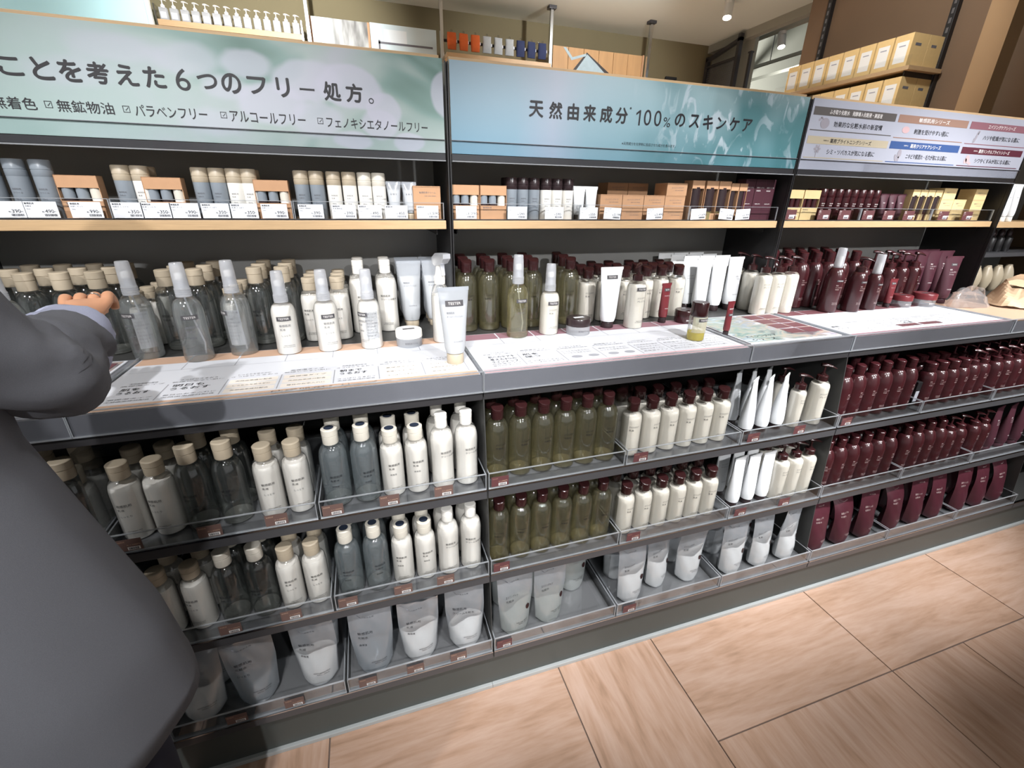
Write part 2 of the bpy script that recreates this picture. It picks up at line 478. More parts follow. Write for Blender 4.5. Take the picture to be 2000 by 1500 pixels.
# ---------------------------------------------------------------- the display run: four bays of shelving
BACK, FRONT_UP = 0.635, 0.386
ROWS = [(0.698, -0.033), (0.431, -0.054), (0.172, -0.089)]     # shelf top height, shelf front
BAYN = ['left', 'centre', 'right', 'far right']
for bi, bx in enumerate((-1.2, 0.0, 1.2, 2.4)):
    x0, x1 = bx, bx + 1.2
    r = root('display_shelving', ['dark steel shelving bay behind the grey coat, leftmost of the run',
                                  'dark steel shelving bay under the blue water sign',
                                  'dark steel shelving bay under the white product guide sign',
                                  'dark steel shelving bay past the white sign, cut off at right'][bi], 'shelving', (x0, 0, 0), 0, 'bays of the display run')
    W_ = 1.2
    link('back_panel', MB().box(0, W_, BACK, BACK + 0.02, 0.1, 1.70).mesh('back_panel', 'back_panel'), r)
    link('side_panel', MB().box(0.0, 0.010, 0.385, BACK, 1.0, 1.70).mesh('side_panel', 'black_steel'), r)
    link('upright', MB().box(0.0, 0.0035, 0.372, 0.384, 0.998, 1.70).box(0.0065, 0.010, 0.372, 0.384, 0.998, 1.70).mesh('upright', 'black_steel'), r)
    link('slotted_strip', MB().box(0.012, 0.03, BACK - 0.006, BACK, 1.0, 1.7).mesh('slotted_strip', 'black_steel'), r)
    if bi < 3:
        link('header_board', MB().cbox(0.012, W_ - 0.012, 0.380, 0.398, 1.485, 1.712, 0.001).mesh('header_board', 'oak'), r)
        link('wood_shelf', MB().cbox(0.008, W_ - 0.008, FRONT_UP, BACK, 1.302, 1.325, 0.0015).mesh('wood_shelf', 'oak'), r)
        brk = MB()
        for xx in (0.03, W_ - 0.03):
            brk.box(xx - 0.002, xx + 0.002, 0.42, BACK, 1.285, 1.302)
        link('shelf_bracket', brk.mesh('shelf_bracket', 'black_steel'), r)
    else:
        link('wood_shelf', MB().cbox(0.008, W_, FRONT_UP, BACK, 1.298, 1.322, 0.0015).mesh('wood_shelf', 'oak'), r)
        link('metal_shelf', MB().cbox(0.008, W_, 0.40, BACK, 1.168, 1.186, 0.0015).mesh('metal_shelf', 'rail_metal'), r)
    link('counter_deck', MB().box(0, W_, 0.021, BACK, 0.94, 0.9568).box(0, W_, 0.335, BACK, 0.9575, 0.997).mesh('counter_deck', 'dark_steel'), r)
    link('counter_rail', MB().cbox(0.001, W_ - 0.001, 0.004, 0.02, 0.934, 0.957, 0.002).mesh('counter_rail', 'rail_dark'), r)
    for (z, y) in ROWS:
        s = link('lower_shelf', MB().box(0.003, W_ - 0.003, y + 0.008, 0.42, z - 0.026, z).mesh('lower_shelf', 'dark_steel'), r)
        link('shelf_edge', MB().cbox(0.002, W_ - 0.002, y, y + 0.008, z - 0.028, z - 0.004, 0.001).mesh('shelf_edge', 'edge_steel'), s)
        link('highlight_strip', MB().box(0.002, W_ - 0.002, y - 0.0015, y + 0.006, z - 0.004, z + 0.0005).mesh('highlight_strip', 'chrome'), s)
    link('lower_back', MB().box(0, W_, 0.42, 0.43, 0.1, 0.94).mesh('lower_back', 'black_steel'), r)
    sd = MB()
    P_ = [(-0.075, 0.146), (-0.048, 0.40), (-0.028, 0.67), (0.006, 0.94)]
    vs_ = [(sx, y, z) for sx in (0.0, 0.0025) for y, z in P_ + [(0.42, 0.94), (0.42, 0.146)]]
    sd.add(vs_, [tuple(range(6))[::-1], tuple(range(6, 12))] + [(k, (k + 1) % 6, 6 + (k + 1) % 6, 6 + k) for k in range(6)])
    link('lower_side_panel', sd.mesh('lower_side_panel', 'dark_steel'), r)
    for dx in (0.4, 0.8):
        link('tray_divider', MB().box(dx - 0.0015, dx + 0.0015, -0.02, 0.40, 0.146, 0.934).mesh('tray_divider', 'acrylic'), r)
    link('kick_board', MB().box(0, W_, -0.072, -0.03, 0.012, 0.146).mesh('kick_board', 'kick'), r)
    link('kick_strip', MB().cbox(0, W_, -0.082, -0.03, 0.0, 0.014, 0.002).mesh('kick_strip', 'kick_strip'), r)
# ---------------------------------------------------------------- banner signs
def art_base(name):
    m = bpy.data.materials.new(name)
    m.use_nodes = True
    nt = m.node_tree
    b = nt.nodes['Principled BSDF']
    b.inputs['Roughness'].default_value = 0.45
    tc = nt.nodes.new('ShaderNodeTexCoord')
    MATS[name] = m
    return m, nt, b, tc.outputs['Object']
def N(nt, t, **kw):
    n = nt.nodes.new('ShaderNode' + t)
    for k, v in kw.items():
        if k.startswith('_'):
            setattr(n, k[1:], v)
        else:
            n.inputs[k.replace('__', ' ')].default_value = v
    return n
def ramp(nt, src, stops):
    r = nt.nodes.new('ShaderNodeValToRGB')
    e = r.color_ramp.elements
    e[0].position, e[0].color = stops[0][0], (*stops[0][1], 1)
    e[1].position, e[1].color = stops[-1][0], (*stops[-1][1], 1)
    for p, c in stops[1:-1]:
        k = r.color_ramp.elements.new(p)
        k.color = (*c, 1)
    nt.links.new(src, r.inputs[0])
    return r.outputs[0]
def mixc(nt, fac, a, b):
    n = nt.nodes.new('ShaderNodeMix')
    n.data_type = 'RGBA'
    if hasattr(fac, 'links'):
        nt.links.new(fac, n.inputs[0])
    else:
        n.inputs[0].default_value = fac
    for s, i in ((a, 6), (b, 7)):
        if hasattr(s, 'links'):
            nt.links.new(s, n.inputs[i])
        else:
            n.inputs[i].default_value = (*s, 1)
    return n.outputs[2]
def mapped(nt, src, scale, loc=(0, 0, 0), rot=(0, 0, 0)):
    mp = nt.nodes.new('ShaderNodeMapping')
    mp.inputs['Scale'].default_value = scale
    mp.inputs['Location'].default_value = loc
    mp.inputs['Rotation'].default_value = rot
    nt.links.new(src, mp.inputs['Vector'])
    return mp.outputs[0]
def chan(nt, src, ax):
    s = nt.nodes.new('ShaderNodeSeparateXYZ')
    nt.links.new(src, s.inputs[0])
    return s.outputs[ax]
# sign one: soft grey-green bokeh of white petals
m, nt, b, oc = art_base('art_petals')
ns = N(nt, 'TexNoise', Scale=3.2, Detail=2.0, Distortion=1.2)
nt.links.new(mapped(nt, oc, (1, 1, 1.6), (3.3, 0, 0)), ns.inputs['Vector'])
base = ramp(nt, ns.outputs['Fac'], [(0.3, hexc('4a6a60')), (0.45, hexc('76908a')), (0.55, hexc('97a5a2')), (0.72, hexc('a2a6ad'))])
x = chan(nt, oc, 0)
lf = ramp(nt, x, [(0.15, (1, 1, 1)), (0.75, (0, 0, 0))])
col = mixc(nt, lf, base, hexc('9db3af'))
PET = [(0.412, 0.119, 0.105, 0.035, 0.45), (0.513, 0.167, 0.10, 0.031, 0.5), (0.63, 0.160, 0.088, 0.037, 0.6), (0.748, 0.160, 0.063, 0.034, 0.75), (0.663, 0.041, 0.083, 0.031, 0.5), (0.862, 0.138, 0.078, 0.040, 0.85), (0.788, 0.089, 0.076, 0.046, 0.8),
       (0.974, 0.132, 0.075, 0.043, 0.95), (1.040, 0.090, 0.040, 0.039, 0.9), (0.883, 0.059, 0.064, 0.037, 0.7), (1.196, 0.139, 0.037, 0.049, 0.9), (0.96, 0.019, 0.049, 0.024, 0.85), (1.098, 0.021, 0.037, 0.021, 0.85), (1.025, 0.056, 0.044, 0.033, 0.85), (0.70, 0.115, 0.05, 0.03, 0.6)]
wob = N(nt, 'TexNoise', Scale=6.0, Detail=3.0)
nt.links.new(oc, wob.inputs['Vector'])
for px, pz, rx, rz, op in PET:
    sb = N(nt, 'VectorMath', _operation='SUBTRACT')
    sb.inputs[1].default_value = (px, 0, pz)
    nt.links.new(oc, sb.inputs[0])
    ml = N(nt, 'VectorMath', _operation='MULTIPLY')
    ml.inputs[1].default_value = (1 / rx, 0, 1 / rz)
    nt.links.new(sb.outputs[0], ml.inputs[0])
    ln_ = N(nt, 'VectorMath', _operation='LENGTH')
    nt.links.new(ml.outputs[0], ln_.inputs[0])
    ad = N(nt, 'Math', _operation='MULTIPLY_ADD')
    ad.inputs[1].default_value = 1.3
    nt.links.new(wob.outputs['Fac'], ad.inputs[0])
    nt.links.new(ln_.outputs['Value'], ad.inputs[2])
    edge = 0.18 + 0.8 * (1 - op)
    mr = N(nt, 'MapRange', _interpolation_type='SMOOTHSTEP')
    mr.inputs['From Min'].default_value = 1.72
    mr.inputs['From Max'].default_value = 1.72 - edge
    mr.inputs['To Min'].default_value = 0.0
    mr.inputs['To Max'].default_value = op * 0.8
    nt.links.new(ad.outputs[0], mr.inputs['Value'])
    col = mixc(nt, mr.outputs[0], col, hexc('b0b0be'))
nt.links.new(col, b.inputs['Base Color'])
# sign two: pale blue water with white splashes
m, nt, b, oc = art_base('art_water')
x = chan(nt, oc, 0)
ns = N(nt, 'TexNoise', Scale=1.5, Detail=2.0)
nt.links.new(oc, ns.inputs['Vector'])
xn = N(nt, 'Math', _operation='MULTIPLY_ADD')
xn.inputs[1].default_value = 0.28
nt.links.new(ns.outputs['Fac'], xn.inputs[0])
nt.links.new(x, xn.inputs[2])
base = ramp(nt, xn.outputs[0], [(0.10, hexc('6f99b0')), (0.3, hexc('85a9bd')), (0.42, hexc('adb6ca')), (0.52, hexc('8fb2bf')), (0.75, hexc('7ea9b3')), (0.98, hexc('6d9fa6')), (1.0, hexc('5a8f94'))])
z = chan(nt, oc, 2)
dz = ramp(nt, z, [(0.0, hexc('6d9fb4')), (0.2, hexc('ffffff'))])
base = mixc(nt, 0.25, base, dz)
n3 = N(nt, 'TexNoise', Scale=14.0, Detail=5.0, Distortion=2.5)
nt.links.new(mapped(nt, oc, (1.0, 1, 0.55), (0, 0, 0), (0, 0.6, 0)), n3.inputs['Vector'])
spl = ramp(nt, n3.outputs['Fac'], [(0.56, (0, 0, 0)), (0.64, (0.9,) * 3)])
gx = ramp(nt, xn.outputs[0], [(0.66, (0, 0, 0)), (0.90, (1, 1, 1))])
n4 = N(nt, 'TexNoise', Scale=4.0)
nt.links.new(oc, n4.inputs['Vector'])
g4 = ramp(nt, n4.outputs['Fac'], [(0.4, (0, 0, 0)), (0.55, (1, 1, 1))])
dk = ramp(nt, n4.outputs['Fac'], [(0.42, (0.8,) * 3), (0.6, (0, 0, 0))])
base = mixc(nt, mixc(nt, gx, (0, 0, 0), dk), base, hexc('357073'))
col = mixc(nt, mixc(nt, gx, (0, 0, 0), mixc(nt, g4, (0, 0, 0), spl)), base, hexc('c8d6de'))
nt.links.new(mixc(nt, 0.30, col, hexc('274450')), b.inputs['Base Color'])
pbr('sign_white', hexc('a0a2ae'), 0.45)
def banner(x0, label, mat, x1=None):
    w_ = 1.19
    r = root('banner_sign', label, 'sign', (x0 + 0.004, 0.369, 1.494), 0, 'banner signs above the display')
    lx = 0.0075
    pn = link('print_panel', MB().cbox(lx, w_, 0, 0.005, 0, 0.2095, 0.0008).mesh('print_panel', mat), r)
    h = MB().box(lx, w_, -0.004, -0.0015, -0.016, 0.031).box(lx, w_, -0.004, 0.006, -0.018, -0.016)
    link('acrylic_holder', h.mesh('acrylic_holder', 'acrylic'), r)
    link('holder_edge', MB().box(lx, w_, -0.0045, -0.0015, 0.0305, 0.0318).mesh('holder_edge', 'print_grey'), r)
    link('holder_lip', MB().box(lx, w_, -0.0045, 0.008, -0.0195, -0.017).mesh('holder_lip', 'acrylic_edge'), r)
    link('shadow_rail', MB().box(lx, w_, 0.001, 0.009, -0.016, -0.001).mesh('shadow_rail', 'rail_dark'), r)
    return r, pn
def letters(parent, items, mat, name='lettering', y=-0.0022, bold=0.0, ox=0.0, oz=0.0):
    mb = MB()
    for it in items:
        body, a, c, zc, h = it[:5]
        mb.text(body, a - ox, None if c is None else c - ox, zc - oz, h, y, bold=it[5] if len(it) > 5 else bold)
    return link(name, mb.mesh(name, mat), parent)
s1, p1 = banner(-1.2, 'grey-green petal banner sign with large black Japanese headline, at left', 'art_petals')
OX, OZ = -1.196, 1.494
bold_title = 0.036
ch = [('こ', -0.874), ('と', -0.823), ('を', -0.777), ('考', -0.730), ('え', -0.680), ('た', -0.630), ('6', -0.578), ('つ', -0.531), ('の', -0.484), ('フ', -0.432), ('リ', -0.378), ('ー', -0.327), ('処', -0.272), ('方', -0.222)]
it = []
for c, xx in [('の', -1.08), ('た', -1.03), ('め', -0.98), ('の', -0.927)] + ch:
    h = {'ー': 0.004, 'こ': 0.030, '6': 0.041, 'つ': 0.027, 'フ': 0.032, 'え': 0.036}.get(c, 0.037)
    wd = {'6': 0.027, 'リ': 0.026, 'ー': 0.032, 'と': 0.032}.get(c, 0.037)
    it.append((c, xx - wd / 2, xx + wd / 2, 1.6145, h, 0.0 if c == '6' else bold_title))
it.append(('。', -0.190, -0.178, 1.601, 0.012, 0.0))
for q_ in it: letters(p1, [q_], 'print_black', 'headline_character', -0.0006, ox=OX, oz=OZ)
sub = [('無香料', -1.04, -0.97), ('無着色', -0.925, -0.852), ('無鉱物油', -0.818, -0.720), ('パラベンフリー', -0.682, -0.545), ('アルコールフリー', -0.499, -0.340), ('フェノキシエタノールフリー', -0.293, -0.050)]
letters(p1, [(t, a, c, 1.5505, 0.022, 0.006) for t, a, c in sub], 'print_black', 'free_formula_list', -0.0006, ox=OX, oz=OZ)
ck = MB()
for xx in (-1.06, -0.945, -0.832, -0.697, -0.512, -0.307):
    q = 0.0062
    X, Z = xx - OX, 1.5515 - OZ
    for a in ((-q, q, -q, -q + 0.001), (-q, q, q - 0.001, q), (-q, -q + 0.001, -q, q), (q - 0.001, q, -q, q)):
        ck.box(X + a[0], X + a[1], -0.0006, -0.0002, Z + a[2], Z + a[3])
    ck.add([(X - 0.003, -0.0006, Z), (X - 0.001, -0.0006, Z - 0.003), (X - 0.001, -0.0006, Z - 0.0015), (X + 0.004, -0.0006, Z + 0.004), (X + 0.004, -0.0006, Z + 0.0028)], [(0, 1, 2), (2, 1, 4, 3)])
link('checkbox_marks', ck.mesh('checkbox_marks', 'print_black'), p1)
s2, p2 = banner(0.0, 'pale blue water banner sign with one black Japanese headline, in the middle', 'art_water')
OX = 0.004
it = []
for c, xx, h, wd in (('天', 0.247, 0.034, 0.04), ('然', 0.304, 0.036, 0.037), ('由', 0.357, 0.036, 0.032), ('来', 0.408, 0.036, 0.037), ('成', 0.460, 0.036, 0.037), ('分', 0.510, 0.036, 0.037), ('1', 0.565, 0.036, 0.017), ('0', 0.596, 0.037, 0.024), ('0', 0.631, 0.037, 0.024), ('%', 0.664, 0.022, 0.024), ('の', 0.709, 0.030, 0.034), ('ス', 0.761, 0.031, 0.034), ('キ', 0.811, 0.034, 0.034), ('ン', 0.861, 0.028, 0.033), ('ケ', 0.911, 0.033, 0.035), ('ア', 0.961, 0.030, 0.035)):
    h += 0.003
    zz = 1.611 if c not in '1%' else (1.609 if c == '1' else 1.603)
    it.append((c, xx - wd / 2, xx + wd / 2, zz, h, 0.0 if c in '10%' else bold_title))
for q_ in it: letters(p2, [q_], 'print_black', 'headline_character', -0.0006, ox=OX, oz=OZ)
letters(p2, [('※天然成分を化学的に反応させた成分を含みます。', 0.519, 0.706, 1.541, 0.0085), ('※', 0.534, 0.540, 1.631, 0.006)], 'print_black', 'footnote', -0.0006, ox=OX, oz=OZ)
s3, p3 = banner(1.2, 'white banner sign with six coloured product series panels, at right', 'sign_white')
OX = 1.204
pbr('hdr_grey', hexc('524d4b'), 0.5)
pbr('hdr_tan', hexc('8c6d5e'), 0.5)
pbr('hdr_rose', hexc('7e515b'), 0.5)
pbr('hdr_cream', hexc('a89d87'), 0.5)
pbr('hdr_blue', hexc('2e4b7e'), 0.5)
pbr('hdr_maroon', hexc('4f1728'), 0.5)
pbr('icon_grey', hexc('8d8890'), 0.6)
pbr('icon_pink', hexc('b99a9c'), 0.6)
cells = [(1.221, 1.602, 1.681, 1.657, 1.614, 'hdr_grey', 'ふき取り化粧水　発酵導入化粧液・美容液', '効果的な化粧水前の新習慣', 'print_white', 'fruit'),
         (1.616, 1.987, 1.681, 1.657, 1.610, 'hdr_tan', '敏感肌用シリーズ', '刺激を受けやすい肌に', 'print_white', 'drop'),
         (2.003, 2.375, 1.681, 1.657, 1.608, 'hdr_rose', 'エイジングケアシリーズ', 'ハリや乾燥が気になる肌に', 'print_white', 'stem'),
         (1.221, 1.600, 1.596, 1.573, 1.532, 'hdr_cream', '薬用ブライトニングシリーズ', 'シミ・ソバカスが気になる肌に', 'print_black', 'flower'),
         (1.612, 1.985, 1.598, 1.574, 1.532, 'hdr_blue', '薬用クリアケアシリーズ', 'ニキビや肌荒れ・毛穴が気になる肌に', 'print_white', 'leaf'),
         (2.002, 2.373, 1.596, 1.573, 1.532, 'hdr_maroon', '薬用リンクルブライトシリーズ', 'シワやくすみが気になる肌に', 'print_white', 'petal')]
for a, c, zt, zb, zl, mt, t1, t2, tcol, ic in cells:
    hd = link('series_header', MB().box(a - OX, c - OX, -0.0005, 0, zb - OZ, zt - OZ).mesh('series_header', mt), p3)
    wd = (c - a)
    f0, f1 = (0.18, 0.82) if len(t1) > 16 else (0.28, 0.72) if len(t1) < 12 else (0.27, 0.78)
    letters(hd, [(t1, a + f0 * wd, a + f1 * wd, (zt + zb) / 2, 0.0135, 0.01)], tcol, 'series_name', -0.0009, ox=OX, oz=OZ)
    if tcol == 'print_white' or True:
        if t1.startswith('薬用'):
            letters(hd, [('医薬部外品', a + 0.19 * wd, a + 0.25 * wd, (zt + zb) / 2, 0.004)], tcol, 'small_print', -0.0009, ox=OX, oz=OZ)
    letters(p3, [(t2, a + 0.26 * wd, a + (0.86 if len(t2) > 10 else 0.76) * wd, (zb + zl) / 2 - 0.001, 0.0165, 0.004)], 'print_black', 'series_message', -0.0006, ox=OX, oz=OZ)
    link('rule', MB().box(a - OX, c - OX, -0.0005, 0, zl - OZ - 0.0018, zl - OZ + 0.0008).mesh('rule', mt), p3)
    ib = MB()
    cx, cz = a + 0.14 * wd - OX, (zb + zl) / 2 - OZ
    def blob(px, pz, rx, rz, k=14, rot=0.0):
        pts = []
        for q in range(k):
            t = 2 * PI * q / k
            X, Z = rx * math.cos(t), rz * math.sin(t)
            pts.append((px + X * math.cos(rot) - Z * math.sin(rot), -0.0006, pz + X * math.sin(rot) + Z * math.cos(rot)))
        ib.add(pts, [tuple(range(k))])
    if ic == 'fruit':
        blob(cx + 0.006, cz - 0.001, 0.020, 0.016); blob(cx - 0.018, cz + 0.010, 0.008, 0.004, 10, 0.6); blob(cx - 0.010, cz + 0.014, 0.007, 0.003, 10, -0.4)
    elif ic == 'drop':
        blob(cx, cz + 0.002, 0.019, 0.011)
    elif ic == 'stem':
        blob(cx + 0.004, cz, 0.005, 0.022, 10, -0.25); blob(cx + 0.012, cz + 0.014, 0.003, 0.008, 8, -0.5); blob(cx - 0.006, cz - 0.014, 0.003, 0.009, 8, -0.1)
    elif ic == 'flower':
        for q in range(6):
            t = 2 * PI * q / 6
            blob(cx + 0.009 * math.cos(t), cz + 0.006 + 0.008 * math.sin(t), 0.006, 0.004, 8, t)
        blob(cx - 0.002, cz - 0.012, 0.0012, 0.012, 6)
    elif ic == 'leaf':
        blob(cx + 0.008, cz + 0.006, 0.010, 0.015, 12, 0.1); blob(cx - 0.006, cz - 0.008, 0.006, 0.013, 10, 0.5); blob(cx + 0.008, cz - 0.012, 0.004, 0.010, 8, 0)
    else:
        blob(cx, cz + 0.002, 0.011, 0.016, 12, 0.5); blob(cx + 0.018, cz - 0.012, 0.008, 0.005, 10); blob(cx - 0.010, cz - 0.004, 0.008, 0.009, 10)
    link('botanical_icon', ib.mesh('botanical_icon', 'icon_pink' if ic in ('drop', 'petal') else 'icon_grey'), p3)
# ---------------------------------------------------------------- tester stands on the counter
ZP = 0.0434
def flat(mb, body, x0, x1, yc, h, bold=0.0):
    mb.text(body, x0, x1, yc, h, fn=lambda x, z: (x, z, ZP + 0.0002), bold=bold)
def rect(mb, x0, x1, y0, y1, z=ZP):
    mb.add([(x0, y0, z), (x1, y0, z), (x1, y1, z), (x0, y1, z)], [(0, 1, 2, 3)])
def stand(x0, x1, label, style):
    W_ = x1 - x0
    r = root('tester_stand', label, 'display stand', (x0, 0, 0.957), 0, 'tester stands along the counter front')
    link('body', MB().box(0.002, W_ - 0.002, 0.003, 0.334, 0.0005, 0.0425).mesh('body', 'lip_metal'), r)
    link('acrylic_cover', MB().box(0.001, W_ - 0.001, 0, 0.0025, -0.001, 0.051).mesh('acrylic_cover', 'acrylic'), r)
    link('cover_edge', MB().box(0.0005, W_ - 0.0005, -0.0005, 0.004, 0.0505, 0.0525).box(0.0005, W_ - 0.0005, -0.0005, 0.003, -0.0022, 0.0004)
         .box(0.0005, 0.0025, -0.0005, 0.333, 0.0425, 0.049).box(W_ - 0.0025, W_ - 0.0005, -0.0005, 0.333, 0.0425, 0.049)
         .box(0.0005, 0.002, -0.0006, 0.001, 0, 0.0505).box(W_ - 0.002, W_ - 0.0005, -0.0006, 0.001, 0, 0.0505).mesh('cover_edge', 'acrylic_edge'), r)
    if style == 'none':
        link('liner', MB().box(0.004, W_ - 0.004, 0.006, 0.332, 0.0425, 0.0432).mesh('liner', 'band_tan'), r)
        return r
    if style == 'photo':
        link('frame_board', MB().cbox(0.02, W_ - 0.02, 0.03, 0.32, 0.0425, 0.046, 0.001).mesh('frame_board', 'paper'), r)
        link('photo_print', MB().box(0.026, W_ - 0.026, 0.037, 0.313, 0.046, 0.0466).mesh('photo_print', 'art_products'), r)
        g = MB()
        for i in range(2):
            for j in range(4):
                g.box(0.235 + i * 0.07, 0.297 + i * 0.07, 0.085 + j * 0.056, 0.132 + j * 0.056, 0.0466, 0.0472)
        link('colour_panel', g.mesh('colour_panel', 'band_maroon'), r)
        t = MB()
        for i, s in enumerate(('エイジングケア', 'シリーズ')):
            t.text(s, 0.05, 0.17 - 0.03 * i, 0.085 - 0.03 * i, 0.016, fn=lambda x, z: (x, z, 0.0470), bold=0.01)
        link('lettering', t.mesh('lettering', 'print_white'), r)
        return r
    pp = link('paper_sheet', MB().box(0.006, W_ - 0.006, 0.008, 0.332, 0.0425, 0.0432).mesh('paper_sheet', 'paper'), r)
    fb, bb, dark = {'tan': ('band_tan', 'band_tan', 'print_grey'), 'pink': ('band_pink', 'band_mauve', 'print_grey'), 'maroon': ('band_mauve', 'band_maroon', 'print_grey')}[style]
    mb = MB(); rect(mb, 0.008, W_ - 0.008, 0.010, 0.036); link('front_band', mb.mesh('front_band', fb), pp)
    mb = MB()
    n = 7
    for i in range(n):
        a = 0.008 + (W_ - 0.016) * i / n
        rect(mb, a, a + (W_ - 0.016) / n - 0.004, 0.275, 0.330)
    link('back_band', mb.mesh('back_band', bb), pp)
    mb = MB()
    flat(mb, '敏感肌用シリーズ' if style == 'tan' else 'エイジングケアシリーズ' if style == 'pink' else '薬用リンクルブライトシリーズ', 0.34, 0.56, 0.023, 0.016, 0.012)
    flat(mb, 'SENSITIVE SKIN SERIES' if style == 'tan' else 'AGE CARE SERIES', 0.16, 0.31, 0.023, 0.006)
    link('band_lettering', mb.mesh('band_lettering', 'print_white'), pp)
    # cells
    lines, big, small, cream, circ = MB(), MB(), MB(), MB(), MB()
    xs = [0.03, 0.125, 0.24, 0.35, 0.465, 0.565, 0.67, 0.775]
    for i in range(1, 8):
        rect(lines, xs[i] - 0.0012, xs[i] + 0.0012, 0.042, 0.128)
    for i in range(1, n):
        a = 0.008 + (W_ - 0.016) * i / n
        rect(lines, a - 0.0015, a + 0.0005, 0.225, 0.275)
    rect(lines, 0.012, W_ - 0.012, 0.2235, 0.2245)
    heads = {'tan': {0: ('肌を\nうるおす', 2), 1: ('明日も\nうるおす', 2), 4: ('朝まで\nうるおす', 2)}, 'pink': {0: ('肌へのケアを\n考えた3つの\nラインナップ', 3), 1: ('肌を\n保つ', 2)}, 'maroon': {0: ('薬用\nシリーズ', 2), 3: ('シワを\n改善', 2)}}[style]
    rnd = random.Random(len(style))
    filler = ['しっとりなめらかに', '高保湿タイプ', '毎日のお手入れに', 'さっぱりうるおう', '天然由来成分配合', '乾燥しやすい肌に']
    for i in range(7):
        a, c = xs[i] + 0.006, xs[i + 1] - 0.006
        if i in heads:
            rows = heads[i][0].split('\n')
            for k, t in enumerate(rows):
                flat(big, t, a + 0.006, a + 0.006 + (c - a - 0.012) * min(1, len(t) / 6 + 0.15), 0.116 - k * 0.019, 0.014, 0.01)
            for k in range(2):
                flat(small, rnd.choice(filler), a + 0.003, c - 0.003, 0.064 - k * 0.012, 0.0065)
        elif style == 'tan':
            for k in range(3):
                cr_ = MB(); rect(cr_, a, c, 0.046 + k * 0.026, 0.068 + k * 0.026, ZP - 0.0001); link('table_cell', cr_.mesh('table_cell', 'cream_cell'), pp)
                flat(small, rnd.choice(filler), a + 0.012, c - 0.012, 0.057 + k * 0.026, 0.007)
        elif style == 'pink' and i in (2, 3):
            for k in range(2):
                flat(small, rnd.choice(filler), a + 0.004, c - 0.01, 0.112 - k * 0.015, 0.008)
            for k in range(2):
                cx = a + 0.028 + k * 0.05
                circ.add([(cx + 0.016 * math.cos(t * PI / 9), 0.066 + 0.010 * math.sin(t * PI / 9), ZP) for t in range(18)], [tuple(range(18))])
        else:
            for k in range(4):
                flat(small, rnd.choice(filler), a + 0.003, c - 0.006, 0.112 - k * 0.018, 0.007)
                rect(lines, a, c, 0.102 - k * 0.018, 0.1026 - k * 0.018)
        flat(small, rnd.choice(filler), a + 0.01, c - 0.02, 0.150, 0.008)
        flat(small, rnd.choice(filler), a - 0.002, c - 0.004, 0.138, 0.006)
    if style == 'maroon':
        mm = MB()
        rect(mm, 0.30, 0.40, 0.06, 0.085); rect(mm, 0.41, 0.51, 0.06, 0.085)
        link('colour_block', mm.mesh('colour_block', 'band_maroon'), pp)
    link('cell_lines', lines.mesh('cell_lines', 'print_lightgrey'), pp)
    link('heading_lettering', big.mesh('heading_lettering', 'print_grey'), pp)
    link('small_lettering', small.mesh('small_lettering', 'print_grey'), pp)
    pass
    if circ.v: link('swatch_dots', circ.mesh('swatch_dots', 'print_lightgrey'), pp)
    return r
m, nt, b, oc = art_base('art_products')
n1 = N(nt, 'TexNoise', Scale=16.0, Detail=4.0, Distortion=1.5)
nt.links.new(mapped(nt, oc, (0.6, 1.3, 1)), n1.inputs['Vector'])
c1 = ramp(nt, n1.outputs['Fac'], [(0.35, hexc('3c4a52')), (0.46, hexc('8aa09c')), (0.52, hexc('bfae98')), (0.6, hexc('8f9fb4')), (0.7, hexc('e4e6e6'))])
c2 = ramp(nt, chan(nt, oc, 0), [(0.10, hexc('9fbcb4')), (0.3, hexc('a77b80'))])
nt.links.new(mixc(nt, 0.35, c1, c2), b.inputs['Base Color'])
stand(-1.2, -0.8, 'grey tester stand with picture panel, half behind the grey coat', 'photo')
stand(-0.8, 0.0, 'tester stand with tan-banded paper guide, near the grey sleeve', 'tan')
stand(0.0, 0.8, 'tester stand with pink-banded paper guide, under the yellow bottles', 'pink')
stand(0.8, 1.2, 'narrow tester stand showing a framed product photo and maroon blocks', 'photo')
stand(1.2, 2.0, 'tester stand with maroon-banded paper guide, under the maroon testers', 'maroon')
stand(2.0, 2.4, 'short tan-topped counter stand under the kraft bag', 'none')
# ================================================================ product recipes
def shoulder(R, hs, rn, zn, p=1.0, k=7):
    out = []
    for i in range(1, k + 1):
        t = i / k * PI / 2
        out.append((rn + (R - rn) * math.cos(t) ** p, hs + (zn - hs) * math.sin(t)))
    return out
def body_prof(R, hs, rn, zn, p=1.0, waist=0.0):
    pr = [(0, 0.0), (R * 0.86, 0.0), (R * 0.96, 0.0015), (R, 0.006)]
    if waist:
        pr += [(R - waist * math.sin(PI * t), 0.006 + (hs - 0.006) * t) for t in (0.25, 0.5, 0.75)]
    pr += [(R, hs)] + shoulder(R, hs, rn, zn, p) + [(rn, zn + 0.004)]
    return pr
def cut(pr, z, d):
    out = []
    for (r0, z0), (r1, z1) in zip(pr, pr[1:]):
        if z0 <= z:
            out.append((max(r0 - d, 0), max(z0, d)))
        if z0 <= z < z1:
            t = (z - z0) / (z1 - z0)
            rr = r0 + (r1 - r0) * t - d
            out += [(rr, z), (0, z)]
            break
    return out
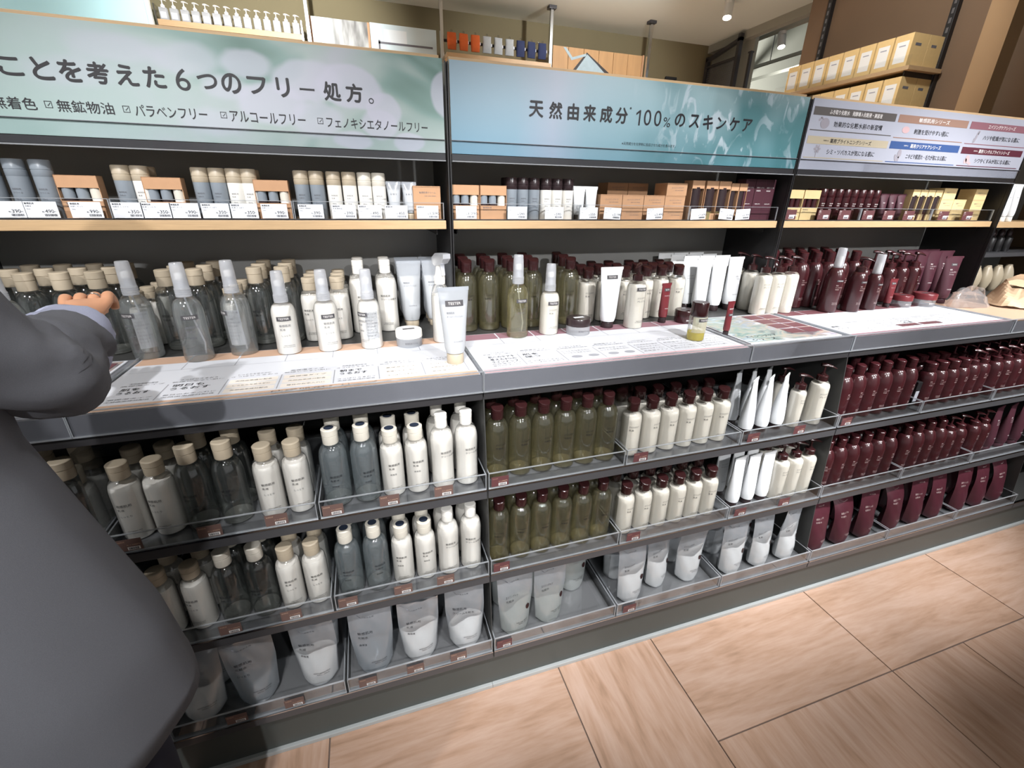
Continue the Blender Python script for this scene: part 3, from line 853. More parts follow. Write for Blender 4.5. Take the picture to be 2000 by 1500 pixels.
def cap_mesh(rc, z0, z1, mat, slant=0.0, lid=True, n=20):
    mb = MB()
    seam = z0 + (z1 - z0) * 0.55
    pr = [(0, z0), (rc * 0.96, z0), (rc, z0 + 0.002), (rc, seam)]
    if lid:
        pr += [(rc - 0.0008, seam + 0.0003), (rc - 0.0008, seam + 0.0012), (rc + 0.0004, seam + 0.0016)]
    pr += [(rc + 0.0003, z1 - 0.002), (rc - 0.0015, z1 - 0.0002), (rc * 0.8, z1), (0, z1)]
    mb.lathe(pr, n)
    if slant:
        mb.v = [(x, y, z - max(0, z - seam) / (z1 - seam) * slant * max(0, (-y + rc * 0.2) / rc)) for x, y, z in mb.v]
    return mb.mesh('cap', mat, True, 40)
def wrap(R, off=0.0004):
    return lambda x, z: ((R + off) * math.sin(x / R), -(R + off) * math.cos(x / R), z)
def print_mesh(R, rows, mat, rule=None):
    """rows: (text, x0, x1, z, h) wrapped round the bottle front"""
    mb = MB()
    for t, a, c, z, h in rows:
        mb.text(t, a, c, z, h, fn=wrap(R))
    return mb.mesh('label_print', mat)
def patch(R, x0, x1, z0, z1, off=0.0008, k=5):
    mb = MB()
    f = wrap(R, off)
    for i in range(k):
        a, c = x0 + (x1 - x0) * i / k, x0 + (x1 - x0) * (i + 1) / k
        mb.add([f(a, z0), f(c, z0), f(c, z1), f(a, z1)], [(0, 1, 2, 3)])
    return mb
def tester_sticker(R, zc, x0=-0.017, x1=0.017, h=0.011):
    st = patch(R, x0, x1, zc - h / 2, zc + h / 2).mesh('tester_sticker', 'sticker_dark')
    mb = MB().text('TESTER', x0 + (x1 - x0) * 0.14, x1 - (x1 - x0) * 0.14, zc, h * 0.45, fn=wrap(R, 0.0011), bold=0.012)
    return ('tester_sticker', st, [('lettering', mb.mesh('lettering', 'print_white'))], 'dark sticker reading TESTER')
def make_bottle(R, hs, rn, zn, rc, top, fill, liquid, capmat, rows, pmat='print_black', p=1.0, slant=0.0, sticker=None, waist=0.0, shell='bottle_clear'):
    pr = body_prof(R, hs, rn, zn, p, waist)
    rec = [('body', MB().lathe(pr, 24).mesh('body', shell, True, 50))]
    if liquid:
        rec.append(('liquid', MB().lathe(cut(pr, fill, 0.0012), 24).mesh('liquid', liquid, True, 50)))
    if liquid and liquid.startswith('liquid'):
        rec.append(('base', MB().lathe([(0, 0.0004), (R * 0.88, 0.0004), (R * 0.97, 0.004), (R * 0.9, 0.012), (R * 0.5, 0.009), (0, 0.008)], 20).mesh('base', 'refraction_base_yellow' if 'yellow' in liquid else 'refraction_base', True, 60)))  # added disc whose pale colour imitates light refracted at the bottle foot
    capm = cap_mesh(rc, zn, top, capmat, slant)
    sub = []
    if sticker:
        sub.append(('round_sticker', MB().lathe([(0, top + 0.0003), (rc * 0.62, top + 0.0003), (rc * 0.62, top + 0.0006), (0, top + 0.0006)], 14).mesh('round_sticker', sticker)))
    rec.append(('cap', capm, sub))
    if rows:
        rec.append(('label_print', print_mesh(R, rows, pmat)))
    return rec
def rows_for(R, z, l1, l2, l3=None, foot='MOISTURISING', s=1.0):
    a = -0.013 * s
    out = [(l1, a, a + 0.0265 * s * min(1.0, len(l1) / 4), z, 0.0062 * s), (l2, a, a + 0.0065 * s * len(l2), z - 0.010 * s, 0.0056 * s)]
    if l3:
        out.append((l3, a + 0.002, a + 0.002 + 0.005 * s * len(l3), z - 0.026 * s, 0.0046 * s))
    out.append((foot, a + 0.004 * s, a + 0.03 * s, 0.026, 0.0024))
    out.append(('SKIN CARE SERIES 200mL', a + 0.001 * s, a + 0.03 * s, 0.022, 0.0020))
    return out
REC = {}
REC['clear_tan'] = make_bottle(0.0315, 0.118, 0.0145, 0.160, 0.0180, 0.200, 0.146, 'liquid_clear', 'cap_tan', rows_for(0.0315, 0.090, '敏感肌用', '化粧水', 'しっとり', 'MOISTURISING TONER'))
REC['clear_white'] = make_bottle(0.0315, 0.118, 0.0145, 0.160, 0.0175, 0.198, 0.146, 'liquid_blue', 'cap_cream', rows_for(0.0315, 0.084, '敏感肌用', '化粧水', '高保湿', 'MOISTURISING TONER'), sticker='sticker_navy')
REC['clear_cream'] = make_bottle(0.0315, 0.118, 0.0145, 0.160, 0.0175, 0.198, 0.140, 'liquid_clear', 'cap_cream', rows_for(0.0315, 0.084, '敏感肌用', '化粧水', 'さっぱり', 'LIGHT TONER'))
REC['milk_tan'] = make_bottle(0.0285, 0.112, 0.0145, 0.144, 0.0182, 0.178, 0.130, 'milk', 'cap_tan', rows_for(0.0285, 0.090, '敏感肌用', '乳液', 'しっとり', 'MOISTURISING MILK'))
REC['milk_tan_stick'] = make_bottle(0.0280, 0.112, 0.0145, 0.144, 0.0180, 0.178, 0.130, 'milk', 'cap_cream', rows_for(0.028, 0.090, '敏感肌用', '乳液', '高保湿', 'MOISTURISING MILK'), sticker='sticker_navy')
REC['milk_tall'] = make_bottle(0.0295, 0.125, 0.0120, 0.166, 0.0150, 0.202, 0.150, 'milk', 'cap_white', rows_for(0.0295, 0.105, '敏感肌用', 'クリーム化粧水', None, 'CREAM TONER'), p=1.1, waist=0.0012)
REC['yellow'] = make_bottle(0.0310, 0.128, 0.0130, 0.168, 0.0158, 0.203, 0.158, 'liquid_yellow', 'cap_maroon', rows_for(0.031, 0.105, 'エイジングケア', '化粧水', None, 'AGE CARE TONER'), slant=0.007)
REC['milk_maroon'] = make_bottle(0.0288, 0.108, 0.0145, 0.138, 0.0172, 0.172, 0.124, 'milk_warm', 'cap_maroon', rows_for(0.0288, 0.095, 'エイジングケア', '乳液', None, 'AGE CARE MILK'), slant=0.007)
def opaque_bottle(R, hs, rn, zn, mat, rows, p=1.0, n=24):
    return [('body', MB().lathe(body_prof(R, hs, rn, zn, p) + [(0, zn + 0.004)], n).mesh('body', mat, True, 50)), ('label_print', print_mesh(R, rows, 'print_pale'))]
mrows = [('薬用', -0.010, -0.003, 0.098, 0.0045), ('リンクルブライト', -0.010, 0.016, 0.091, 0.0045), ('化粧水', -0.010, 0.003, 0.084, 0.0045), ('MEDICATED', -0.008, 0.012, 0.036, 0.0025), ('WRINKLE CARE', -0.008, 0.014, 0.031, 0.0025)]
REC['maroon'] = opaque_bottle(0.0305, 0.112, 0.0135, 0.156, 'maroon_plastic', mrows, 1.25) + [('cap', cap_mesh(0.0148, 0.156, 0.192, 'maroon_plastic', 0.003))]
REC['maroon_flat'] = opaque_bottle(0.0290, 0.102, 0.0150, 0.132, 'maroon_plastic', mrows, 1.1) + [('cap', cap_mesh(0.0195, 0.132, 0.164, 'maroon_plastic', 0.0, True))]
def pump_parts(z, rc, mat, up=0.0, gloss='chrome', turn=0.0):
    col = MB().lathe([(0, z), (rc, z), (rc, z + 0.016), (rc - 0.002, z + 0.018), (0.007, z + 0.019), (0.007, z + 0.024), (0, z + 0.024)], 18).mesh('pump_collar', mat, True, 40)
    stem = MB().lathe([(0, z + 0.02), (0.0035, z + 0.02), (0.0035, z + 0.042 + up), (0, z + 0.042 + up)], 10).mesh('pump_stem', mat, True, 40)
    t = z + 0.040 + up
    hd = MB()
    sec = [(-0.012, 0.007, 0.011, 0), (0.0, 0.0085, 0.012, 0), (0.012, 0.007, 0.010, -0.0005), (0.026, 0.0045, 0.006, -0.003), (0.034, 0.003, 0.004, -0.006)]
    rg = []
    for d, wv, hv, dz in sec:
        rg.append([(wv * math.cos(2 * PI * k / 10), -d, t + hv / 2 + dz + hv / 2 * math.sin(2 * PI * k / 10)) for k in range(10)])
    hd.rings(rg)
    c_, s_ = math.cos(turn), math.sin(turn)
    hd.v = [(x * c_ - y * s_, x * s_ + y * c_, zz) for x, y, zz in hd.v]
    return [('pump_collar', col), ('pump_stem', stem), ('pump_head', hd.mesh('pump_head', mat, True, 45))]
REC['maroon_pump'] = opaque_bottle(0.0290, 0.108, 0.0150, 0.136, 'maroon_plastic', mrows, 1.1) + pump_parts(0.136, 0.0165, 'maroon_plastic', 0.006, turn=1.1)
def clear_pump(liquid, R, hs, zn, fill, rows, turn, up=0.006):
    pr = body_prof(R, hs, 0.014, zn, 1.0)
    return [('body', MB().lathe(pr, 24).mesh('body', 'bottle_clear', True, 50)), ('liquid', MB().lathe(cut(pr, fill, 0.0012), 24).mesh('liquid', liquid, True, 50)), ('label_print', print_mesh(R, rows, 'print_black'))] + pump_parts(zn, 0.0165, 'cap_maroon', up, turn=turn)
REC['cream_pump'] = clear_pump('milk_warm', 0.0295, 0.128, 0.152, 0.140, rows_for(0.0295, 0.112, 'エイジングケア', 'プレミアム', None, 'PREMIUM MILK'), 1.2)
REC['cream_pump_small'] = clear_pump('milk_warm', 0.0240, 0.112, 0.132, 0.122, rows_for(0.024, 0.098, 'エイジングケア', 'プレミアム', None, 'PREMIUM', 0.85), 1.2, 0.0)
REC['yellow_pump'] = clear_pump('liquid_yellow', 0.0310, 0.130, 0.160, 0.150, rows_for(0.031, 0.105, 'エイジングケア', '化粧水', None, 'AGE CARE TONER'), 1.2, 0.004)
def spray_tester(R, hs, zn, top, fill, liquid, rows, sz, back=False):
    pr = body_prof(R, hs, 0.0125, zn, 1.0)
    rec = [('body', MB().lathe(pr, 26).mesh('body', 'bottle_clear', True, 50)), ('liquid', MB().lathe(cut(pr, fill, 0.0012), 26).mesh('liquid', liquid, True, 50))]
    col = MB()
    cp = [(0, zn), (0.0165, zn)]
    for k in range(4):
        z = zn + 0.002 + k * 0.0045
        cp += [(0.0168, z), (0.0168, z + 0.003), (0.0160, z + 0.0032), (0.0160, z + 0.0043)]
    cp += [(0.0155, zn + 0.021), (0.008, zn + 0.022), (0.0065, zn + 0.035), (0.0065, zn + 0.040), (0, zn + 0.040)]
    rec.append(('spray_collar', col.lathe(cp, 20).mesh('spray_collar', 'frosted', True, 45)))
    noz = MB().lathe([(0, zn + 0.040), (0.009, zn + 0.040), (0.0095, zn + 0.052), (0.007, zn + 0.055), (0, zn + 0.055)], 14).mesh('nozzle', 'cap_white', True, 45)
    ov = [(0.0155, zn + 0.021), (0.0152, zn + 0.05), (0.0138, top - 0.003), (0.0128, top), (0.010, top + 0.0004), (0, top + 0.0005)]
    rec.append(('nozzle', noz))
    rec.append(('overcap', MB().lathe(ov, 20).mesh('overcap', 'frosted', True, 45), [], 'clear overcap'))
    if liquid.startswith('liquid'):
        pts = [(0.0, 0, zn), (0.004, 0.002, zn * 0.75), (0.012, -0.002, zn * 0.45), (0.018, 0.0, zn * 0.25), (0.014, 0, 0.012)]
        q = []
        for i in range(len(pts) - 1):
            for k in range(4):
                t = k / 4
                q.append(tuple(pts[i][j] * (1 - t) + pts[i + 1][j] * t for j in range(3)))
        q.append(pts[-1])
        rec.append(('dip_tube', MB().tube(q, 0.0022, 7).mesh('dip_tube', 'frosted', True)))
    rec.append(tester_sticker(R, sz))
    rec.append(('label_print', print_mesh(R, rows, 'print_grey')))
    if back:
        bl = patch(R, 0.010, 0.044, 0.03, sz + 0.008, 0.0007, 6).mesh('back_label', 'film')
        tx = MB()
        for k in range(9):
            tx.text(['使用方法・手のひらに適量', '全成分：水、グリセリン', 'お肌に合わないときは', '直射日光を避けて保管'][k % 4], 0.013, 0.041 - 0.006 * (k % 3), sz + 0.002 - k * 0.0085, 0.0035, fn=wrap(R, 0.0011))
        rec.append(('back_label', bl, [('small_print', tx.mesh('small_print', 'print_grey'))]))
    return rec
REC['spray_clear'] = spray_tester(0.0325, 0.118, 0.158, 0.236, 0.148, 'liquid_tester', rows_for(0.0325, 0.088, '敏感肌用', '化粧水', '高保湿', 'TONER'), 0.112)
REC['spray_clear_back'] = spray_tester(0.0325, 0.118, 0.158, 0.236, 0.148, 'liquid_tester', rows_for(0.0325, 0.088, '敏感肌用', '化粧水', 'しっとり', 'TONER'), 0.112, True)
REC['spray_milk'] = spray_tester(0.0300, 0.102, 0.134, 0.211, 0.126, 'milk', rows_for(0.030, 0.078, '敏感肌用', '乳液', 'しっとり', 'MOISTURISING MILK'), 0.096)
REC['spray_milk_back'] = spray_tester(0.0295, 0.102, 0.134, 0.210, 0.126, 'milk', rows_for(0.0295, 0.078, '敏感肌用', '乳液', '高保湿', 'MOISTURISING MILK'), 0.096, True)
REC['spray_yellow'] = spray_tester(0.0325, 0.118, 0.158, 0.238, 0.148, 'liquid_yellow_tester', rows_for(0.0325, 0.088, 'エイジングケア', '化粧水', None, 'AGE CARE TONER'), 0.112)
REC['spray_cream'] = spray_tester(0.0300, 0.100, 0.132, 0.210, 0.124, 'milk_warm', rows_for(0.030, 0.078, 'エイジングケア', '乳液', None, 'AGE CARE MILK'), 0.098)
def maroon_tester(R, hs, zn, top, p, cap='spray'):
    rec = opaque_bottle(R, hs, 0.0135, zn, 'maroon_plastic', [(a, b_ * R / 0.03, c_ * R / 0.03, z * hs / 0.112, h) for a, b_, c_, z, h in mrows], p)
    if cap == 'spray':
        rec.append(('overcap', MB().lathe([(0, zn), (0.0155, zn), (0.0150, zn + 0.03), (0.0138, top - 0.003), (0.0125, top), (0, top)], 20).mesh('overcap', 'frosted', True, 45), [], 'clear overcap'))
        rec.append(('nozzle', MB().lathe([(0, zn), (0.009, zn), (0.009, zn + 0.04), (0, zn + 0.04)], 12).mesh('nozzle', 'cap_white', True, 45)))
    else:
        rec += pump_parts(zn, 0.0165, 'cap_maroon', 0.004, turn=0.8)
    return rec + [tester_sticker(R, hs * 1.02, -0.012, 0.012, 0.007)]
REC['maroon_spray_big'] = maroon_tester(0.0330, 0.118, 0.166, 0.236, 1.2)
REC['maroon_spray_small'] = maroon_tester(0.0295, 0.098, 0.138, 0.210, 1.2)
REC['maroon_pump_tester'] = maroon_tester(0.0310, 0.112, 0.150, 0.215, 1.1, 'pump')
REC['cream_pump_tester'] = clear_pump('milk_warm', 0.0310, 0.125, 0.152, 0.140, rows_for(0.031, 0.100, 'エイジングケア', 'プレミアム', None, 'PREMIUM MILK'), -0.9, 0.004) + [tester_sticker(0.031, 0.128)]
def tube_rec(w_, h_, mat, capmat, caph, rcap, rows, pmat, dia, sticker=None, gel=None):
    """squeeze tube standing on its cap: round at the foot, pressed flat at the crimp"""
    rg = []
    K = 12
    n = 20
    for j in range(K + 1):
        t = j / K
        z = caph + 0.002 + (h_ - caph - 0.002) * t
        a = dia / 2 * (1 - t) + w_ / 2 * t
        bq = dia / 2 * (1 - t ** 1.5) + 0.0011 * t
        if j == 0:
            a *= 0.9; bq *= 0.9
        if t > 0.93:
            bq = 0.0011
        rg.append([(a * math.cos(2 * PI * k / n), bq * math.sin(2 * PI * k / n), z) for k in range(n)])
    rec = [('tube_body', MB().rings(rg).mesh('tube_body', mat, True, 50))]
    rec.append(('cap', MB().lathe([(0, 0), (rcap - 0.001, 0), (rcap, 0.0012), (rcap * 0.97, caph - 0.001), (rcap * 0.93, caph), (0, caph + 0.003)], 18).mesh('cap', capmat, True, 45)))
    if gel:
        rg2 = [[(x * 0.95, y * 0.93, z) for x, y, z in r] for r in rg[:10]]
        rec.append(('gel', MB().rings(rg2).mesh('gel', gel, True, 50)))
    rec.append(('crimp', MB().box(-w_ / 2, w_ / 2, -0.0016, 0.0016, h_ - 0.008, h_ + 0.0004).mesh('crimp', mat)))
    def fn(x, z, d=0.0007):
        t = min(1, max(0, (z - caph) / (h_ - caph)))
        a = dia / 2 * (1 - t) + w_ / 2 * t
        bq = (dia / 2 * (1 - t ** 1.5) + 0.0011 * t)
        return (x, -bq * math.sqrt(max(0.02, 1 - (x / a) ** 2)) - d, z)
    mb = MB()
    for t, a, c, z, h in rows:
        mb.text(t, a, c, z, h, fn=fn)
    rec.append(('label_print', mb.mesh('label_print', pmat)))
    if sticker:
        sw, sz, sh = sticker
        st = MB()
        for i in range(6):
            a, c = -sw + 2 * sw * i / 6, -sw + 2 * sw * (i + 1) / 6
            st.add([fn(a, sz - sh, 0.0008), fn(c, sz - sh, 0.0008), fn(c, sz + sh, 0.0008), fn(a, sz + sh, 0.0008)], [(0, 1, 2, 3)])
        tx = MB().text('TESTER', -sw * 0.7, sw * 0.7, sz, sh * 0.85, fn=lambda x, z: fn(x, z, 0.0012), bold=0.012)
        rec.append(('tester_sticker', st.mesh('tester_sticker', 'sticker_dark'), [('lettering', tx.mesh('lettering', 'print_white'))], 'dark sticker reading TESTER'))
    return rec
gelrows = [('敏感肌用', -0.020, -0.002, 0.130, 0.0055), ('オールインワンジェル', -0.020, 0.018, 0.121, 0.0050), ('ALL IN ONE GEL', -0.008, 0.016, 0.06, 0.0028)]
agerows = [('エイジングケア', -0.016, 0.014, 0.125, 0.0055), ('オールインワンジェル', -0.016, 0.018, 0.116, 0.0050), ('AGE CARE GEL', -0.010, 0.014, 0.06, 0.0028)]
REC['gel_tube_tester'] = tube_rec(0.076, 0.189, 'gel_tube', 'cap_tan', 0.026, 0.0215, gelrows, 'print_grey', 0.050, (0.022, 0.152, 0.007), 'milk')
REC['gel_tube'] = tube_rec(0.074, 0.205, 'gel_tube', 'cap_tan', 0.02, 0.0215, [(a, b_, c_, z + 0.01, h) for a, b_, c_, z, h in gelrows], 'print_grey', 0.052, None, 'milk')
REC['white_tube_tray'] = tube_rec(0.058, 0.186, 'tube_white', 'cap_dark', 0.018, 0.0180, agerows, 'print_grey', 0.046)
REC['white_tube'] = tube_rec(0.066, 0.194, 'tube_white', 'cap_dark', 0.020, 0.0200, agerows, 'print_grey', 0.050)
REC['white_tube_tester'] = tube_rec(0.078, 0.192, 'tube_white', 'cap_dark', 0.020, 0.0210, agerows, 'print_grey', 0.050, (0.019, 0.162, 0.006))
whiterows = [('薬用', -0.016, -0.006, 0.140, 0.0055), ('リンクルブライト', -0.016, 0.016, 0.130, 0.0055), ('クリーム', -0.016, 0.004, 0.121, 0.0055), ('WRINKLE CREAM', -0.010, 0.014, 0.06, 0.004)]
REC['maroon_tube'] = tube_rec(0.080, 0.195, 'maroon_matt', 'maroon_matt', 0.020, 0.0210, whiterows, 'print_white', 0.050)
REC['maroon_tube_tester'] = tube_rec(0.084, 0.193, 'maroon_matt', 'maroon_matt', 0.020, 0.0210, whiterows, 'print_white', 0.052, (0.014, 0.160, 0.005))
REC['red_tube_tester'] = tube_rec(0.040, 0.133, 'maroon_red', 'cap_dark', 0.018, 0.0135, [('アイクリーム', -0.010, 0.012, 0.092, 0.0045), ('EYE CREAM', -0.006, 0.010, 0.05, 0.003)], 'print_white', 0.030, (0.011, 0.112, 0.005))
REC['red_tube_small'] = tube_rec(0.027, 0.108, 'maroon_red', 'cap_dark', 0.016, 0.0085, [('美容液', -0.008, 0.008, 0.086, 0.004)], 'print_white', 0.020, (0.008, 0.068, 0.0042))
def jar(R, h_, lidmat, basemat, lid_text, side, tcol):
    zl = h_ * 0.55
    rec = [('jar_base', MB().lathe([(0, 0), (R * 0.93, 0), (R * 0.97, 0.003), (R * 0.97, zl), (0, zl)], 26).mesh('jar_base', basemat, True, 45)),
           ('lid', MB().lathe([(0, zl), (R, zl), (R, h_ - 0.003), (R - 0.002, h_), (0, h_)], 26).mesh('lid', lidmat, True, 45),
            [('tester_sticker', MB().box(-R * 0.45, R * 0.45, -0.006, 0.006, h_, h_ + 0.0004).mesh('tester_sticker', 'sticker_dark' if lidmat != 'cap_dark' else 'card'))])]
    mb = MB().text(side, -0.018, 0.018, zl * 0.5, 0.006, fn=wrap(R * 0.97))
    return rec + [('label_print', mb.mesh('label_print', tcol))]
REC['jar_white'] = jar(0.0365, 0.046, 'cap_white', 'gel_tube', '', '敏感肌用クリーム', 'print_grey')
REC['jar_brown'] = jar(0.0380, 0.050, 'cap_dark', 'frosted', '', '無添加クリーム', 'print_grey')
REC['jar_maroon'] = jar(0.0360, 0.043, 'cap_maroon', 'maroon_plastic', '', '薬用クリーム', 'print_white')
REC['jar_red'] = jar(0.0370, 0.046, 'maroon_red', 'film_clear', '', '薬用クリーム', 'print_white')
# trigger spray tester
pr = body_prof(0.026, 0.118, 0.012, 0.165, 1.1)
lev = MB()
lev.rings([[(x * 0.006, y, z) for x, y, z in ((-1, -0.018, 0.222), (1, -0.018, 0.222), (1, -0.011, 0.224), (-1, -0.011, 0.224))], [(x * 0.005, y, z) for x, y, z in ((-1, -0.024, 0.190), (1, -0.024, 0.190), (1, -0.019, 0.189), (-1, -0.019, 0.189))]])
hdm = MB().rings([[(-0.011, -0.044, 0.236), (0.011, -0.044, 0.236), (0.011, -0.044, 0.248), (-0.011, -0.044, 0.248)], [(-0.010, -0.030, 0.222), (0.010, -0.030, 0.222), (0.009, -0.030, 0.249), (-0.009, -0.030, 0.249)], [(-0.010, 0.006, 0.212), (0.010, 0.006, 0.212), (0.008, 0.006, 0.246), (-0.008, 0.006, 0.246)], [(-0.007, 0.026, 0.218), (0.007, 0.026, 0.218), (0.006, 0.030, 0.232), (-0.006, 0.030, 0.232)]])
REC['trigger'] = [('body', MB().lathe(pr, 24).mesh('body', 'bottle_clear', True, 50)), ('liquid', MB().lathe(cut(pr, 0.135, 0.0012), 24).mesh('liquid', 'milk', True, 50)),
                  ('spray_collar', MB().lathe([(0, 0.165), (0.015, 0.165), (0.0155, 0.185), (0.012, 0.19), (0.008, 0.215), (0, 0.215)], 18).mesh('spray_collar', 'cap_white', True, 45)),
                  ('trigger_head', hdm.mesh('trigger_head', 'frosted', True, 40)), ('trigger_lever', lev.mesh('trigger_lever', 'frosted')),
                  tester_sticker(0.026, 0.118), ('label_print', print_mesh(0.026, rows_for(0.026, 0.100, '敏感肌用', 'クリーム化粧水', None, 'CREAM'), 'print_grey'))]
# oil bottle tester
prO = body_prof(0.0255, 0.066, 0.0225, 0.074, 1.0)
REC['oil'] = [('body', MB().lathe(prO, 24).mesh('body', 'bottle_clear', True, 50)), ('liquid', MB().lathe(cut(prO, 0.024, 0.0015), 24).mesh('liquid', 'liquid_oil', True, 50)), ('label_wrap', patch(0.0255, -0.034, 0.034, 0.026, 0.072, 0.0003, 8).mesh('label_wrap', 'label_cream')),
              ('cap', MB().lathe([(0, 0.074), (0.0235, 0.074), (0.0240, 0.076), (0.0240, 0.112), (0.0225, 0.114), (0, 0.114)], 22).mesh('cap', 'cap_maroon', True, 45)), tester_sticker(0.0257, 0.064, -0.018, 0.018, 0.010)]
# travel size bottles
def mini(body, capm, l2, tcol='print_grey', h_=0.118):
    R = 0.0182
    zb = h_ * 0.72
    return [('body', MB().lathe([(0, 0), (R - 0.002, 0), (R, 0.002), (R, zb), (0, zb)], 18).mesh('body', body, True, 45)),
            ('cap', MB().lathe([(0, zb), (R - 0.0006, zb), (R + 0.0002, zb + 0.001), (R + 0.0002, zb + 0.012), (R - 0.0005, zb + 0.0124), (R - 0.0005, zb + 0.0134), (R + 0.0002, zb + 0.014), (R, h_ - 0.002), (R - 0.002, h_), (0, h_)], 18).mesh('cap', capm, True, 45)),
            ('label_print', print_mesh(R, [('敏感肌用' if tcol != 'print_white' else '薬用', -0.009, 0.006, 0.060, 0.0036), (l2, -0.009, -0.009 + 0.0042 * len(l2), 0.053, 0.0034), ('50mL', -0.008, 0.002, 0.040, 0.003)], tcol))]
REC['mini_grey_tan'] = mini('mini_grey', 'cap_tan', '化粧水')
REC['mini_white_tan'] = mini('milk', 'cap_tan', '乳液')
REC['mini_white_white'] = mini('milk', 'cap_cream', 'クリーム化粧水')
REC['mini_grey_dark'] = mini('mini_grey', 'cap_dark', '化粧水')
REC['mini_white_dark'] = mini('milk', 'cap_dark', '乳液')
REC['mini_maroon'] = mini('maroon_plastic', 'maroon_plastic', '化粧水', 'print_white', 0.112)
REC['mini_big_grey'] = mini('mini_grey', 'mini_grey', 'クリーム', 'print_grey', 0.118)
REC['mini_tube'] = tube_rec(0.040, 0.098, 'gel_tube', 'cap_tan', 0.016, 0.012, [('敏感肌用', -0.010, 0.006, 0.066, 0.0038)], 'print_grey', 0.027, None, 'milk')
REC['mini_tube_white'] = tube_rec(0.042, 0.098, 'tube_white', 'cap_dark', 0.014, 0.013, [('エイジング', -0.010, 0.008, 0.066, 0.0038)], 'print_grey', 0.030)
REC['mini_tube_maroon'] = tube_rec(0.046, 0.100, 'maroon_matt', 'maroon_matt', 0.014, 0.013, [('薬用', -0.010, 0.0, 0.066, 0.0038)], 'print_white', 0.030)
# kraft trial set: a carton with an open window showing three small bottles
def kraft_set(w_, h_, d_, km, capcols, win=(0.42, 0.72)):
    t = 0.0012
    c = MB()
    z1, z2 = h_ * win[0], h_ * win[1]
    c.box(0, w_, 0, t, 0, z1).box(0, w_, 0, t, z2, h_).box(0, t, 0, d_, 0, h_).box(w_ - t, w_, 0, d_, 0, h_).box(0, w_, d_ - t, d_, 0, h_).box(0, w_, 0, d_, 0, t).box(0, w_, 0, d_, h_ - t, h_)
    rec = [('carton', c.mesh('carton', km)), ('carton_lining', MB().box(t, w_ - t, d_ - 2 * t, d_ - t, t, h_ - t).mesh('carton_lining', 'kraft_inside'))]
    n = len(capcols)
    for i, (bm_, cm) in enumerate(capcols):
        cx = w_ * (i + 0.5) / n
        R = w_ / n * 0.44
        rec.append(('boxed_bottle', MB().lathe([(0, 0.002), (R, 0.002), (R, z1 + 0.006), (0, z1 + 0.006)], 12, (cx, d_ * 0.45)).mesh('boxed_bottle', bm_, True, 45),
                    [('cap', MB().lathe([(0, z1 + 0.006), (R, z1 + 0.006), (R, z2 + 0.004), (0, z2 + 0.004)], 12, (cx, d_ * 0.45)).mesh('cap', cm, True, 45))]))
    rec.append(('label_print', MB().text('敏感肌用', w_ * 0.1, w_ * 0.42, z1 * 0.86, 0.005, -0.0004).text('お試しセット', w_ * 0.1, w_ * 0.62, z1 * 0.70, 0.0035, -0.0004).mesh('label_print', 'print_grey')))
    return rec
REC['kraft_set'] = kraft_set(0.080, 0.094, 0.030, 'kraft', [('cap_dark', 'mini_grey'), ('cap_dark', 'mini_grey'), ('milk', 'cap_cream')])
REC['kraft_set_light'] = kraft_set(0.078, 0.105, 0.030, 'kraft_light', [('maroon_plastic', 'maroon_plastic')] * 3)
REC['kraft_window'] = kraft_set(0.050, 0.125, 0.045, 'kraft', [('bottle_olive', 'cap_dark')], (0.18, 0.80))
REC['kraft_window_maroon'] = kraft_set(0.034, 0.120, 0.040, 'kraft', [('maroon_plastic', 'cap_dark')], (0.16, 0.80))
REC['kraft_window_light'] = kraft_set(0.042, 0.118, 0.036, 'kraft_light', [('maroon_plastic', 'cap_dark')], (0.22, 0.78))
def kraft_box(w_, h_, d_, km, text='敏感肌用クリーム'):
    c = MB().cbox(0, w_, 0, d_, 0, h_, 0.0006)
    return [('carton', c.mesh('carton', km)), ('lid_seam', MB().box(-0.0003, w_ + 0.0003, -0.0003, 0.0002, h_ * 0.93, h_ * 0.945).mesh('lid_seam', 'kraft_inside')),
            ('label_print', MB().text(text, w_ * 0.22, w_ * 0.82, h_ * 0.62, 0.005, -0.0004).text('AGE CARE CREAM', w_ * 0.4, w_ * 0.82, h_ * 0.42, 0.0025, -0.0004).mesh('label_print', 'print_grey'))]
REC['kraft_box'] = kraft_box(0.078, 0.038, 0.07, 'kraft', 'エイジングケア')
REC['kraft_box_tall'] = kraft_box(0.076, 0.044, 0.06, 'kraft', '敏感肌用クリーム')
REC['kraft_box_light'] = kraft_box(0.078, 0.042, 0.06, 'kraft_light', '薬用クリーム')
REC['maroon_carton'] = [('carton', MB().cbox(0, 0.044, 0, 0.04, 0, 0.135, 0.0008).mesh('carton', 'maroon_matt')), ('label_print', MB().text('薬用リンクル', 0.006, 0.038, 0.108, 0.005, -0.0004).text('美容液', 0.006, 0.024, 0.098, 0.005, -0.0004).text('SERUM', 0.01, 0.032, 0.055, 0.003, -0.0004).mesh('label_print', 'print_white'))]
